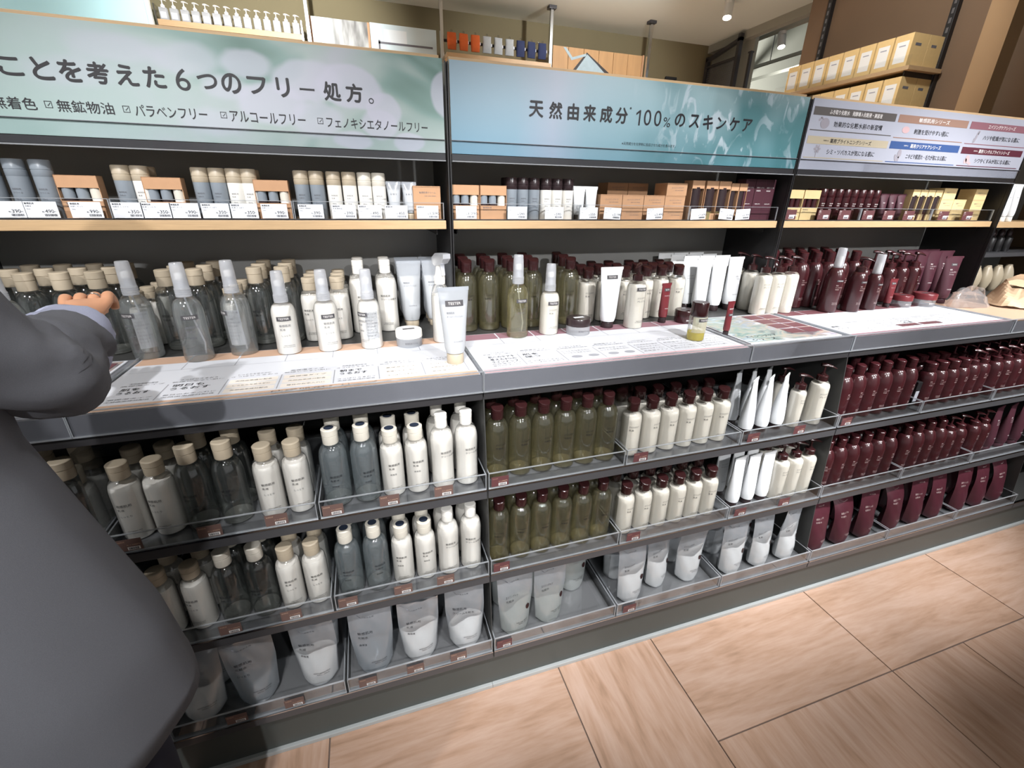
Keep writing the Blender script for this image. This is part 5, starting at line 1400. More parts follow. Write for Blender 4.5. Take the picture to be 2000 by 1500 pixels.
for i in range(2):
    up('kraft_box', 'cream_box', '%s dark rear kraft box on the four-wide stack' % ['left', 'right'][i], 'box', 0.57 + i * 0.0795, YU + 0.11, ZS + 0.0766)
    up('kraft_box', 'cream_box', '%s rear kraft box supporting the dark rear boxes' % ['left', 'right'][i], 'box', 0.57 + i * 0.0795, YU + 0.11, ZS + 0.0383)
    up('kraft_box', 'cream_box', '%s lowest rear kraft box behind the four-wide stack' % ['left', 'right'][i], 'box', 0.57 + i * 0.0795, YU + 0.11, ZS)
for i, xx in enumerate((0.828, 0.885, 0.937)):
    up('kraft_window', 'window_box', '%s kraft window box showing a yellow bottle' % ['left', 'middle', 'right'][i], 'box', xx, YU + 0.004)
for i, xx in enumerate((0.990, 1.026)):
    up('kraft_window_maroon', 'window_box', '%s narrow kraft window box with maroon bottle' % ['left', 'right'][i], 'box', xx, YU + 0.006)
for i, xx in enumerate((1.064, 1.110, 1.158 - 0.004)):
    up('maroon_carton', 'maroon_carton', '%s tall maroon carton at right end of the centre shelf' % ['left', 'middle', 'right'][i], 'box', xx - 0.012, YU + 0.01)
for i, xx in enumerate((1.240, 1.321)):
    up('kraft_set_light', 'trial_set_box', '%s pale kraft trial set carton on the right shelf' % ['left', 'right'][i], 'box', xx, YU + 0.002)
pairs('mini_maroon', [1.425 + 0.0395 * i for i in range(8)], 'small maroon bottle', 'right of pale kraft sets')
pairs('mini_tube_maroon', [1.758, 1.806, 1.853], 'small maroon tube', 'left of the pale window boxes', 'travel_tube', 'tube')
for i in range(4):
    up('kraft_window_light', 'window_box', '%s pale kraft window box from left with maroon bottle' % ORD[i], 'box', 1.888 + 0.044 * i, YU + 0.004)
n = 0
for xx, lv in ((2.072, 0), (2.072, 1), (2.072, 2), (2.152, 0), (2.152, 1), (2.270, 0), (2.270, 1), (2.270, 2)):
    up('kraft_box_light', 'cream_box', '%s pale kraft box in the %s stack on the right shelf' % (['bottom', 'middle', 'top'][lv], {2.072: 'left', 2.152: 'two-high', 2.27: 'rightmost'}[xx]), 'box', xx, YU + 0.006, ZS + 0.0422 * lv)
    n += 1
# clear shelf-front trays with price cards
def price_card(parent, x, price, l1, l2, seed, mat='card', tcol='print_black', tilt=0.0):
    w_, h_ = 0.060, 0.034
    c = link('price_card', MB().box(-w_ / 2, w_ / 2, -0.0008, 0, 0, h_).mesh('price_card', mat), parent, (x, -0.0008, 0.004), (0, tilt, 0))
    t = MB()
    t.text(l1, -0.027, -0.027 + 0.0042 * len(l1), 0.030, 0.0038, -0.0011, bold=0.015)
    t.text(l2, -0.027, -0.027 + 0.0038 * len(l2), 0.0245, 0.0033, -0.0011)
    t.text('50mL', -0.026, -0.019, 0.0185, 0.0022, -0.0011)
    t.text('税込', 0.0, 0.0045, 0.0125, 0.003, -0.0011, bold=0.01)
    t.text(price, 0.006, 0.006 + 0.0052 * len(price), 0.0138, 0.0072, -0.0011, bold=0.006)
    t.text('円', 0.0065 + 0.0052 * len(price), 0.0095 + 0.0052 * len(price), 0.0125, 0.003, -0.0011)
    link('price_lettering', t.mesh('price_lettering', tcol), c)
    if mat == 'card':
        link('barcode', bars(0.003, 0.026, 0.003, 0.008, -0.0010, seed).mesh('barcode', 'print_black'), c)
    else:
        link('barcode_field', MB().box(-0.002, 0.022, -0.0011, -0.0008, 0.004, 0.016).mesh('barcode_field', 'card'), c)
        link('barcode', bars(0.0, 0.020, 0.005, 0.010, -0.0012, seed).mesh('barcode', 'print_black'), c)
def front_tray(x0, x1, label, cards, mat='card'):
    r = root('shelf_front_tray', label, 'tray', (x0, 0.392, ZS), 0, 'clear trays on the wooden shelf')
    W_ = x1 - x0
    link('front_panel', MB().box(0, W_, 0, 0.0025, 0, 0.045).mesh('front_panel', 'acrylic'), r)
    link('side_panel', MB().box(0, 0.0025, 0.0025, 0.11, 0, 0.045).mesh('side_panel', 'acrylic'), r)
    link('side_panel', MB().box(W_ - 0.0025, W_, 0.0025, 0.11, 0, 0.045).mesh('side_panel', 'acrylic'), r)
    link('panel_edge', MB().box(0, W_, -0.0003, 0.0028, 0.0445, 0.0458).box(0, 0.002, -0.0004, 0.003, 0, 0.045).box(W_ - 0.002, W_, -0.0004, 0.003, 0, 0.045).mesh('panel_edge', 'acrylic_edge'), r)
    link('base_strip', MB().box(0, W_, -0.0006, 0.006, -0.0002, 0.0028).mesh('base_strip', 'rail_dark'), r)
    for i, cd in enumerate(cards):
        price_card(r, cd[0] - x0, cd[1], cd[2], cd[3], int(100 * abs(cd[0])) + i, mat, 'print_black' if mat == 'card' else 'print_white', cd[4] if len(cd) > 4 else 0.0)
front_tray(-1.188, -0.790, 'clear shelf tray with price cards at the left edge', [(-0.977, '390', '敏感肌用', 'クリーム'), (-0.918, '490', '敏感肌用', '化粧水'), (-0.836, '990', '敏感肌用', 'お試しセット')])
front_tray(-0.788, -0.402, 'clear shelf tray with five price cards in a row', [(-0.757, '350', '敏感肌用', '化粧水 しっとり'), (-0.699, '350', '敏感肌用', '乳液 しっとり'), (-0.641, '990', '敏感肌用', 'お試しセット'), (-0.576, '350', '敏感肌用', '化粧水 さっぱり'), (-0.513, '350', '敏感肌用', '乳液 さっぱり'), (-0.445, '990', '敏感肌用', 'お試しセット')])
front_tray(-0.400, -0.012, 'clear shelf tray with price cards left of the centre upright', [(-0.359, '390', '敏感肌用', '化粧水 高保湿'), (-0.278, '390', '敏感肌用', '乳液 高保湿'), (-0.212, '490', '敏感肌用', 'クリーム化粧水'), (-0.143, '450', '敏感肌用', 'オールインワン'), (-0.058, '1,590', '敏感肌用', 'クリーム')])
front_tray(0.012, 0.410, 'clear shelf tray with price cards right of the centre upright', [(0.052, '1,290', 'エイジング', 'お試しセット'), (0.206, '590', 'エイジング', '化粧水'), (0.324, '590', 'エイジング', '乳液')])
front_tray(0.412, 0.812, 'clear shelf tray with price cards below the kraft stack', [(0.440, '550', 'エイジング', 'オールイン'), (0.522, '2,190', 'エイジング', 'クリーム', 0.04), (0.679, '2,490', 'エイジング', 'クリーム', -0.04)])
front_tray(0.814, 1.188, 'clear shelf tray with price cards below the window boxes', [(0.850, '1,690', 'エイジング', 'オイル', -0.05), (0.964, '1,990', 'エイジング', '美容液', 0.06), (1.036, '1,990', 'エイジング', '美容液', -0.05)])
front_tray(1.213, 1.600, 'clear shelf tray with maroon price cards below small maroon bottles', [(1.247, '1,290', '薬用', 'お試し'), (1.412, '690', '薬用', '化粧水'), (1.515, '690', '薬用', '乳液')], 'tag_maroon')
front_tray(1.602, 2.000, 'clear shelf tray with maroon price cards, middle of the right shelf', [(1.640, '690', '薬用', '化粧水'), (1.752, '690', '薬用', '乳液'), (1.865, '1,990', '薬用', '美容液')], 'tag_maroon')
front_tray(2.002, 2.388, 'clear shelf tray with maroon price cards below pale kraft boxes', [(2.072, '2,490', '薬用', 'クリーム'), (2.222, '2,490', '薬用', 'ジェル')], 'tag_maroon')
# ================================================================ right end of the run
for i, xx in enumerate((2.452, 2.502, 2.552)):
    rg_ = tube_rec(0.050, 0.155, 'tube_white', 'cap_white', 0.02, 0.018, [('薬用', -0.01, 0.0, 0.10, 0.005)], 'print_grey', 0.040) if i == 0 else rg_
    spawn('squeeze_tube', rg_, '%s long white tube on the shelf beyond the right upright' % ORD[i], 'tube', (xx + 0.02, 0.43, 1.3226), 0.0, 'white tubes beyond the right upright')
lam = [('body', MB().lathe([(0, 0), (0.018, 0), (0.02, 0.003), (0.02, 0.06), (0.012, 0.072), (0, 0.076)], 16).mesh('body', 'black_steel', True, 45)), ('cap', MB().lathe([(0, 0.072), (0.0125, 0.072), (0.0125, 0.09), (0.008, 0.1), (0, 0.101)], 14).mesh('cap', 'cap_dark', True, 45))]
for i in range(5):
    spawn('black_bottle', lam, '%s small black bottle on the metal shelf beyond the right upright' % ORD[i], 'bottle', (2.46 + 0.06 * i, 0.46, 1.1866), 0, 'black bottles beyond the right upright')
pbr('wrap_beige', hexc('b3a68f'), 0.35, 0, 0.1, 20)
for i in range(5):
    mb = MB()
    rg = []
    for j in range(9):
        t = j / 8
        rr = 0.034 * math.sin(PI * (0.15 + 0.75 * t)) + 0.002
        rg.append([(rr * math.cos(2 * PI * k / 14) * (1 + 0.08 * math.sin(3 * k + i)), 0.8 * rr * math.sin(2 * PI * k / 14), 0.125 * t) for k in range(14)])
    mb.rings(rg)
    r = root('wrapped_pack', '%s beige film-wrapped pack on the counter beyond the right upright' % ORD[i], 'pack', (2.465 + 0.08 * i, 0.45, 0.9975), 0, 'beige packs beyond the right upright')
    link('pack', mb.mesh('pack', 'wrap_beige', True), r)
    link('tie', MB().lathe([(0.010, 0.121), (0.014, 0.123), (0.010, 0.126)], 12).mesh('tie', 'cap_tan', True), r)
# crumpled clear bag and kraft paper bag lying on the counter
def lump(nu, nv, fn):
    mb = MB()
    mb.add([fn(i / nu, j / nv) for j in range(nv + 1) for i in range(nu + 1)], [(j * (nu + 1) + i, j * (nu + 1) + i + 1, (j + 1) * (nu + 1) + i + 1, (j + 1) * (nu + 1) + i) for j in range(nv) for i in range(nu)])
    return mb
rb = root('clear_bag', 'crumpled clear plastic bag lying on the counter by maroon tubes', 'bag', (2.135, 0.235, 1.0008))
def bagf(u, v):
    a = 2 * PI * u
    r = 1 - 0.12 * math.sin(3 * a + 1) - 0.06 * math.sin(7 * a)
    t = v
    return (0.10 * r * math.cos(a) * (1 - 0.25 * t), 0.055 * r * math.sin(a) * (1 - 0.4 * t), max(0.0, 0.062 * t ** 0.8 * (1 + 0.25 * math.sin(2 * a + 0.6)) + 0.004 * math.sin(5 * a + 9 * t)))
link('bag_film', lump(40, 8, bagf).mesh('bag_film', 'film_clear', True), rb)
link('bag_fold', lump(14, 4, lambda u, v: (-0.07 + 0.14 * u, -0.02 + 0.04 * v + 0.01 * math.sin(6 * u), 0.052 + 0.010 * math.sin(5 * u + 3 * v))).mesh('bag_fold', 'film_clear', True), rb)
pbr('kraft_bag_paper', hexc('d3b595'), 0.8, 0, 0.06, 30)
kb = root('kraft_bag', 'crumpled kraft paper bag lying on the counter at right edge', 'bag', (2.40, 0.17, 1.0063))
def kf(u, v):
    a = 2 * PI * u
    r = 1 - 0.1 * math.sin(2 * a + 0.4) - 0.04 * math.sin(5 * a + 1)
    z = 0.085 * v * (1 + 0.3 * math.sin(a + 0.5)) + 0.006 * math.sin(6 * a + 6 * v)
    return (0.16 * r * math.cos(a) * (1 - 0.3 * v), 0.10 * r * math.sin(a) * (1 - 0.35 * v), max(0, z))
link('bag_paper', lump(36, 8, kf).mesh('bag_paper', 'kraft_bag_paper'), kb)
link('folded_flap', lump(10, 4, lambda u, v: (-0.10 + 0.21 * u, -0.06 + 0.11 * v, 0.074 + 0.012 * math.sin(4 * u) + 0.01 * v)).mesh('folded_flap', 'kraft_bag_paper'), kb)
# ================================================================ background beyond the display
# turquoise light panel, pump dispensers, posters, cloth pouches, posts
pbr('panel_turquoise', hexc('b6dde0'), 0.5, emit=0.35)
r = root('turquoise_poster', 'pale turquoise poster panel at the top left corner', 'poster', (-3.2, 3.74, 1.6))
link('panel', MB().cbox(0, 1.63, 0, 0.03, 0, 1.25, 0.002).mesh('panel', 'panel_turquoise'), r)
link('panel_edge', MB().box(1.63, 1.655, -0.005, 0.035, 0, 1.25).mesh('panel_edge', 'cap_white'), r)
r = root('wall_shelf', 'lit oak wall shelf under the white pump dispensers', 'shelf', (-1.515, 3.55, 2.525))
link('board', MB().cbox(0, 0.985, 0.19, 0.42, 0, 0.038, 0.002).mesh('board', 'oak'), r)
link('shelf_bracket', MB().box(-0.01, 0.0, 0.19, 0.44, -0.01, 0.13).box(0.985, 0.995, 0.19, 0.44, -0.01, 0.13).mesh('shelf_bracket', 'chrome'), r)
disp = [('body', MB().cbox(-0.026, 0.026, -0.02, 0.02, 0, 0.078, 0.005).mesh('body', 'frosted', True, 40)), ('label_print', MB().box(-0.018, 0.018, -0.0206, -0.020, 0.012, 0.05).mesh('label_print', 'paper'))] + [(n_, m_) for n_, m_ in pump_parts(0.078, 0.014, 'cap_white', 0.004, turn=1.2)]
for i in range(14):
    spawn('pump_dispenser', disp, '%s white pump dispenser from left on the lit wall shelf' % ORD[i], 'dispenser', (-1.472 + 0.0695 * i, 3.78, 2.5636), 0, 'pump dispensers on the wall shelf')
for i, (x, y) in enumerate(((-0.475, 3.72), (0.575, 3.62), (1.545, 3.58), (2.555, 3.58))):
    r = root('steel_post', '%s steel shelf post from left reaching the ceiling' % ORD[i], 'post', (x, y, 0), 0, 'steel posts before the back wall')
    link('post', MB().cbox(-0.014, 0.014, -0.014, 0.014, 0, 2.905, 0.002).mesh('post', 'chrome'), r)
    link('ceiling_plate', MB().cbox(-0.035, 0.035, -0.03, 0.03, 2.905, 2.929, 0.002).mesh('ceiling_plate', 'rail_dark'), r)
# posters (plain generic pictures)
m, nt, b, oc = art_base('art_room')
bx = chan(nt, oc, 0)
nz = N(nt, 'TexNoise', Scale=7.0, Detail=3.0)
nt.links.new(mapped(nt, oc, (2.2, 1, 0.5)), nz.inputs['Vector'])
c1 = ramp(nt, nz.outputs['Fac'], [(0.35, hexc('565450')), (0.6, hexc('a9aaa6'))])
c2 = ramp(nt, bx, [(0.13, hexc('c3d4d2')), (0.17, hexc('8f908c'))])
sel = ramp(nt, bx, [(0.15, (0, 0, 0)), (0.19, (1, 1, 1))])
nt.links.new(mixc(nt, sel, c2, c1), b.inputs['Base Color'])
r = root('poster', 'grey room poster with white curtain, left of the towel rail poster', 'poster', (-0.452, 3.80, 2.16))
link('print', MB().box(0, 0.435, 0, 0.01, 0, 0.55).mesh('print', 'art_room'), r)
link('frame_edge', MB().box(0.435, 0.452, -0.004, 0.012, 0, 0.55).box(-0.012, 0, -0.004, 0.012, 0, 0.55).mesh('frame_edge', 'kraft'), r)
pbr('poster_pale', hexc('cfdfe2'), 0.5)
pbr('poster_pale2', hexc('e6eef0'), 0.5)
r = root('poster', 'white poster showing a towel on a steel rail', 'poster', (0.004, 3.80, 2.16))
link('print', MB().box(0, 0.555, 0, 0.01, 0, 0.555).mesh('print', 'poster_pale'), r)
link('printed_towel', MB().box(0.11, 0.30, -0.001, 0, 0.42, 0.52).mesh('printed_towel', 'poster_pale2'), r)
link('printed_rail', MB().box(0.06, 0.52, -0.0015, -0.0005, 0.415, 0.43).box(0.06, 0.075, -0.0015, -0.0005, 0.3, 0.44).mesh('printed_rail', 'print_grey'), r)
pbr('fabric_orange', hexc('d8662f'), 0.85, 0, 0.1, 60, 0.2, 500)
pbr('fabric_grey', hexc('aeb2b4'), 0.85, 0, 0.1, 60, 0.2, 500)
pbr('fabric_navy', hexc('2c3558'), 0.85, 0, 0.1, 60, 0.2, 500)
r = root('hanging_rail', 'dark wall rail carrying the cloth pouches', 'rail', (0.57, 3.62, 2.60))
link('rail', MB().cbox(0, 0.965, 0.02, 0.035, 0.0, 0.02, 0.002).mesh('rail', 'rail_dark'), r)
link('hooks', MB().box(0.085, 0.088, -0.06, 0.02, 0.05, 0.053).box(0.47, 0.473, -0.06, 0.02, 0.05, 0.053).box(0.85, 0.853, -0.06, 0.02, 0.05, 0.053).box(0.085, 0.088, 0.02, 0.03, 0, 0.053).box(0.47, 0.473, 0.02, 0.03, 0, 0.053).box(0.85, 0.853, 0.02, 0.03, 0, 0.053).mesh('hooks', 'chrome'), r)
def pouch_cloth(mat, seed):
    rnd = random.Random(seed)
    p = rnd.uniform(0, 6)
    rg = []
    for j in range(9):
        t = j / 8
        wv = 0.038 * (1 + 0.05 * math.sin(5 * t + p))
        th = 0.006 + 0.012 * math.sin(PI * t)
        rg.append([(wv * (abs(math.cos(a)) ** 0.5) * (1 if math.cos(a) > 0 else -1), th * math.sin(a), 0.118 * t) for a in [2 * PI * k / 14 for k in range(14)]])
    return [('cloth', MB().rings(rg).mesh('cloth', mat, True, 50)), ('hang_loop', MB().tube([(-0.006, 0, 0.117), (-0.005, 0, 0.135), (0.005, 0, 0.135), (0.006, 0, 0.117)], 0.0015, 6).mesh('hang_loop', 'black_steel')), ('side_tag', MB().box(0.036, 0.046, -0.001, 0.001, 0.05, 0.07).mesh('side_tag', 'paper'))]
for i in range(9):
    cn, mt = [('orange', 'fabric_orange'), ('pale grey', 'fabric_grey'), ('navy', 'fabric_navy')][i // 3]
    rr = pouch_cloth(mt, i // 3)
    spawn('cloth_pouch', rr, '%s %s cloth pouch hanging on the back wall rail' % (['left', 'middle', 'right'][i % 3], cn), 'pouch', (0.648 + 0.1015 * i, 3.56, 2.530), 0.1 * math.sin(i * 2.0), 'cloth pouches on the rail')
r = root('wall_shelf', 'brown wall shelf under the cloth pouches', 'shelf', (0.59, 3.5, 2.46))
link('board', MB().cbox(0, 0.94, 0, 0.35, 0, 0.035, 0.002).mesh('board', 'oak'), r)
link('shelf_bracket', MB().box(0.05, 0.06, 0.05, 0.5, -0.03, 0).box(0.88, 0.89, 0.05, 0.5, -0.03, 0).mesh('shelf_bracket', 'black_steel'), r)
# picture of a bag on wooden boards, in a wooden frame
pbr('board_orange', hexc('bf9668'), 0.6, 0, 0.18, 6, 0, 1, (4, 1, 0.6))
r = root('poster', 'wooden-board poster showing a pale blue tote bag', 'poster', (1.62, 3.70, 2.14))
for i in range(6):
    link('printed_board', MB().box(0.158 * i, 0.158 * (i + 1) - 0.004, 0, 0.012, 0, 0.545).mesh('printed_board', 'board_orange'), r)
pbr('print_bag', hexc('a8bcc4'), 0.6, 0, 0.15, 18)
pbr('print_bag_dark', hexc('3b3a3c'), 0.6)
link('printed_bag_shadow', MB().add([(0.20, -0.001, 0.36), (0.345, -0.001, 0.52), (0.62, -0.001, 0.36)], [(0, 1, 2)]).mesh('printed_bag_shadow', 'print_bag_dark'), r)
link('printed_bag', MB().add([(0.23, -0.002, 0.355), (0.35, -0.002, 0.505), (0.45, -0.002, 0.44), (0.555, -0.002, 0.365), (0.55, -0.002, 0.30), (0.23, -0.002, 0.30)], [(0, 5, 4, 3, 2, 1)]).mesh('printed_bag', 'print_bag'), r)
link('printed_strap', MB().add([(0.10, -0.0025, 0.54), (0.13, -0.0025, 0.54), (0.20, -0.0025, 0.47), (0.34, -0.0025, 0.51), (0.34, -0.0025, 0.49), (0.19, -0.0025, 0.445)], [(0, 5, 2, 1), (2, 5, 4, 3)]).mesh('printed_strap', 'print_bag'), r)
link('frame_edge', MB().box(0.948, 0.965, -0.006, 0.02, 0, 0.55).mesh('frame_edge', 'kraft'), r)
link('wall_mount', MB().box(0.2, 0.25, 0.012, 0.30, 0.2, 0.25).box(0.7, 0.75, 0.012, 0.30, 0.2, 0.25).mesh('wall_mount', 'black_steel'), r)
r = root('bench_handle', 'small dark handle showing above the blue sign before the wall', 'handle', (2.92, 3.7, 2.30))
link('grip', MB().cbox(-0.065, 0.065, -0.012, 0.012, 0.215, 0.24, 0.004).mesh('grip', 'black_steel'), r)
link('arm', MB().box(-0.055, -0.048, -0.004, 0.004, -2.30, 0.215).box(0.048, 0.055, -0.004, 0.004, -2.30, 0.215).mesh('arm', 'black_steel'), r)
# mesh rack near the ceiling break
r = root('mesh_rack', 'dark steel rack with wire mesh side by the ceiling edge', 'rack', (3.50, 3.45, 0))
link('rack_post', MB().box(-0.02, 0.02, 0, 0.035, 0, 2.90).mesh('rack_post', 'rail_dark'), r)
link('rack_post', MB().box(-0.02, 0.02, 0.44, 0.475, 0, 2.80).mesh('rack_post', 'rail_dark'), r)
link('rack_beam', MB().rings([[(-0.02, 0.0, 2.84), (0.02, 0.0, 2.84), (0.02, 0.0, 2.87), (-0.02, 0.0, 2.87)], [(-0.02, 0.47, 2.755), (0.02, 0.47, 2.755), (0.02, 0.47, 2.785), (-0.02, 0.47, 2.785)]]).box(-0.02, 0.02, 0.03, 0.45, 2.695, 2.715).mesh('rack_beam', 'rail_dark'), r)
wm = MB()
for i in range(28):
    wm.box(-0.002, 0.002, 0.045 + i * 0.0142, 0.048 + i * 0.0142, 1.9, 2.70)
for i in range(40):
    wm.box(-0.003, 0.001, 0.04, 0.44, 1.92 + i * 0.02, 1.923 + i * 0.02)
tag(link('wire_mesh', wm.mesh('wire_mesh', 'rail_metal'), r), kind='stuff')
r = root('mesh_rack_rail', 'thin dark post standing right of the mesh rack', 'post', (3.56, 3.36, 0))
link('post', MB().cbox(-0.014, 0.014, -0.014, 0.014, 0, 2.72, 0.002).mesh('post', 'rail_dark'), r)
link('post_cap', MB().cbox(-0.02, 0.02, -0.02, 0.02, 2.72, 2.735, 0.002).mesh('post_cap', 'rail_dark'), r)
# lighting tracks in the open area
for i, (x, z, y0, y1) in enumerate(((3.98, 2.96, 2.3, 5.2), (4.6, 2.9, 2.3, 5.4), (5.4, 3.0, 2.4, 5.4))):
    r = root('light_track', '%s grey lighting track beyond the brown wall corner' % ORD[i], 'track', (x, y0, z))
    link('track', MB().cbox(-0.018, 0.018, 0, y1 - y0, 0, 0.03, 0.002).mesh('track', 'wall_grey'), r)
    link('hanger', MB().box(-0.003, 0.003, 0.7, 0.706, 0.03, 4.4 - z).box(-0.003, 0.003, 1.9, 1.906, 0.03, 4.4 - z).mesh('hanger', 'rail_metal'), r)
# ---------------------------------------------------------------- brown wall: slotted rails, shelves and cartons
for i, yy in enumerate((2.10, 1.27)):
    r = root('slotted_rail', '%s black slotted wall rail on the brown wall' % ['far', 'near'][i], 'rail', (3.062, yy, 0.4))
    link('rail', MB().cbox(-0.016, 0.016, -0.016, 0.016, 0, 3.6, 0.002).mesh('rail', 'black_steel'), r)
    sl = MB()
    for k in range(60):
        sl.box(-0.0165, -0.0158, -0.006, 0.006, 0.9 + k * 0.045, 0.925 + k * 0.045)
    link('slots', sl.mesh('slots', 'rail_metal'), r)
pbr('carton_paper', hexc('e9e8e2'), 0.6)
pbr('kraft_yellow', hexc('dcbd83'), 0.75, 0, 0.06, 40)
BX = 0.104
cart = [('carton', MB().cbox(0, 0.13, 0, BX - 0.008, 0, 0.158, 0.001).mesh('carton', 'kraft_yellow')), ('front_label', MB().box(-0.0007, 0, 0.016, BX - 0.024, 0.022, 0.125).mesh('front_label', 'carton_paper'), [('label_print', MB().box(-0.0011, -0.0007, 0.03, BX - 0.038, 0.10, 0.106).mesh('label_print', 'print_lightgrey'))]),
        ('side_mark', MB().box(0.03, 0.075, -0.0006, 0, 0.10, 0.113).mesh('side_mark', 'print_grey'))]
for lv, (z, y0, n) in enumerate(((2.112, 1.262, 8), (1.905, 1.262, 8))):
    r = root('wall_shelf', '%s oak wall shelf of kraft cartons on the brown wall' % ['upper', 'lower'][lv], 'shelf', (2.79, y0 - 0.025, z - 0.022))
    link('board', MB().cbox(0, 0.27, 0, 0.93, 0, 0.0215, 0.0015).mesh('board', 'oak'), r)
    link('acrylic_guard', MB().box(-0.003, 0, 0, 0.93, 0, 0.07).mesh('acrylic_guard', 'acrylic'), r)
    link('shelf_bracket', MB().rings([[(0.02, 0.03, -0.02), (0.27, 0.03, -0.09), (0.27, 0.03, 0), (0.02, 0.03, 0)], [(0.02, 0.036, -0.02), (0.27, 0.036, -0.09), (0.27, 0.036, 0), (0.02, 0.036, 0)]]).mesh('shelf_bracket', 'black_steel'), r)
    for k in range(n):
        spawn('carton', cart, '%s kraft carton with white label from near end, %s wall shelf' % (ORD[k], ['upper', 'lower'][lv]), 'carton', (2.80, y0 + 0.004 + k * BX, z), 0, 'kraft cartons on the brown wall')
    for k in range(n):
        spawn('carton', [cart[0], cart[2]], '%s rear kraft carton from near end, %s wall shelf' % (ORD[k], ['upper', 'lower'][lv]), 'carton', (2.932, y0 + 0.004 + k * BX, z), 0, 'rear kraft cartons on the brown wall', scale=(0.9, 1, 1))
# ================================================================ ceiling spotlights with their lamps
pbr('lamp_white', hexc('d9d8d2'), 0.4)
pbr('lens_lit', (1.0, 0.95, 0.86), 0.4, emit=40.0)
WHERE = ['over the aisle left of the coat', 'over the aisle behind the camera', 'over the aisle before the blue sign', 'over the aisle before the white sign', 'over the aisle at far right', 'further back over the aisle floor',
         'washing the pump dispenser wall', 'washing the tote bag poster', 'washing the kraft cartons', 'lit on the alcove ceiling at top right', 'lit on the track beyond the brown wall',
         'at left of the rear row over the aisle', 'in the middle of the rear row over the aisle', 'at right of the rear row over the aisle', 'added behind the display to bounce light onto the ceiling', 'washing the far grey wall']
for i, (p, q, wt, cone) in enumerate(SPOTS):
    P, Q = Vector(p), Vector(q)
    d = (Q - P).normalized()
    r = root('ceiling_spotlight', 'white ceiling spotlight ' + WHERE[i], 'spotlight', p, 0, 'ceiling spotlights')
    rot = d.to_track_quat('-Z', 'Y').to_euler()
    hs_ = MB().lathe([(0, 0.15), (0.03, 0.15), (0.036, 0.14), (0.038, 0.01), (0.036, 0.0), (0.033, 0.0), (0.031, 0.012), (0, 0.012)], 20)
    h = link('housing', hs_.mesh('housing', 'lamp_white', True, 45), r, (0, 0, 0), rot)
    link('lens', MB().lathe([(0, 0.0115), (0.030, 0.0115), (0.030, 0.0110), (0, 0.0110)], 18).mesh('lens', 'lens_lit'), h)
    zt = (2.93 if p[0] < 3.55 else 2.96) - p[2]
    b0 = -d * 0.07
    link('bracket', MB().tube([tuple(b0 + Vector((0.04, 0, 0))), (b0.x + 0.045, b0.y, zt - 0.02), (b0.x, b0.y, zt - 0.012)], 0.006, 8).lathe([(0, zt - 0.025), (0.03, zt - 0.025), (0.03, zt - 0.0005), (0, zt - 0.0005)], 14, (b0.x, b0.y)).mesh('bracket', 'lamp_white', True, 45), r)
    ld = bpy.data.lights.new('spot_lamp', 'SPOT')
    ld.energy = wt * 2.1
    ld.color = (0.99, 0.99, 1.0)
    ld.spot_size = math.radians(cone)
    ld.spot_blend = 0.6
    ld.shadow_soft_size = 0.035
    lo = link('spot_lamp', ld, r, tuple(d * 0.012), rot)
# ================================================================ the person in the grey coat
pbr('coat_wool', hexc('626369'), 0.95, 0, 0.16, 900, 0.25, 2200)
pbr('shirt_lavender', hexc('a9adc4'), 0.9, 0, 0.06, 60, 0.3, 900)
pbr('trousers_navy', hexc('15182c'), 0.9, 0, 0.06, 60)
pbr('skin', hexc('d39a77'), 0.5, 0, 0.06, 40)
pbr('hair_black', hexc('1a1513'), 0.5, 0, 0.2, 90, 0.4, 300, (30, 30, 1))
pbr('shoe_black', hexc('19191b'), 0.4)
pbr('nail', hexc('e6c3b2'), 0.3)
PX, PY = -0.82, -0.36
pe = root('person', 'person in a long charcoal grey coat reaching for a tester bottle', 'person', (PX, PY, 0))
L = lambda x, y, z: Vector((x - PX, y - PY, z))
# body: one continuous skinned figure (trunk, neck, head, legs, both arms and the hands)
bv, be, br = [], [], []
def node(p, r, par=None):
    bv.append(tuple(p)); br.append(r)
    if par is not None: be.append((par, len(bv) - 1))
    return len(bv) - 1
def chain(par, pts):
    for p, r in pts:
        par = node(p, r, par)
    return par
pel = node(L(-0.82, -0.36, 0.90), (0.13, 0.10))
wst = chain(pel, [(L(-0.82, -0.37, 1.02), (0.12, 0.09)), (L(-0.82, -0.37, 1.16), (0.13, 0.095)), (L(-0.82, -0.375, 1.28), (0.12, 0.085))])
nck = chain(wst, [(L(-0.82, -0.37, 1.37), (0.055, 0.055)), (L(-0.815, -0.36, 1.425), (0.05, 0.05)), (L(-0.81, -0.345, 1.48), (0.068, 0.078)), (L(-0.81, -0.34, 1.545), (0.074, 0.088)), (L(-0.81, -0.345, 1.60), (0.055, 0.065))])
face = 6
chain(nck - 1, [(L(-0.808, -0.245, 1.525), (0.012, 0.012))])
for sx in (-1, 1):
    chain(nck - 1, [(L(-0.81 + sx * 0.078, -0.345, 1.53), (0.008, 0.018))])
    chain(pel, [(L(-0.82 + sx * 0.085, -0.35, 0.84), (0.085, 0.085)), (L(-0.82 + sx * 0.09, -0.34, 0.50), (0.058, 0.058)), (L(-0.82 + sx * 0.09, -0.36, 0.40), (0.055, 0.055)), (L(-0.82 + sx * 0.09, -0.37, 0.10), (0.036, 0.036)), (L(-0.82 + sx * 0.09, -0.34, 0.045), (0.036, 0.032)), (L(-0.82 + sx * 0.095, -0.22, 0.03), (0.036, 0.022))])
SH, EL, WR = L(-0.715, -0.40, 1.325), L(-0.640, -0.285, 1.190), L(-0.712, -0.035, 1.182)
HB = WR + Vector((-0.008, 0.056, 0.014))
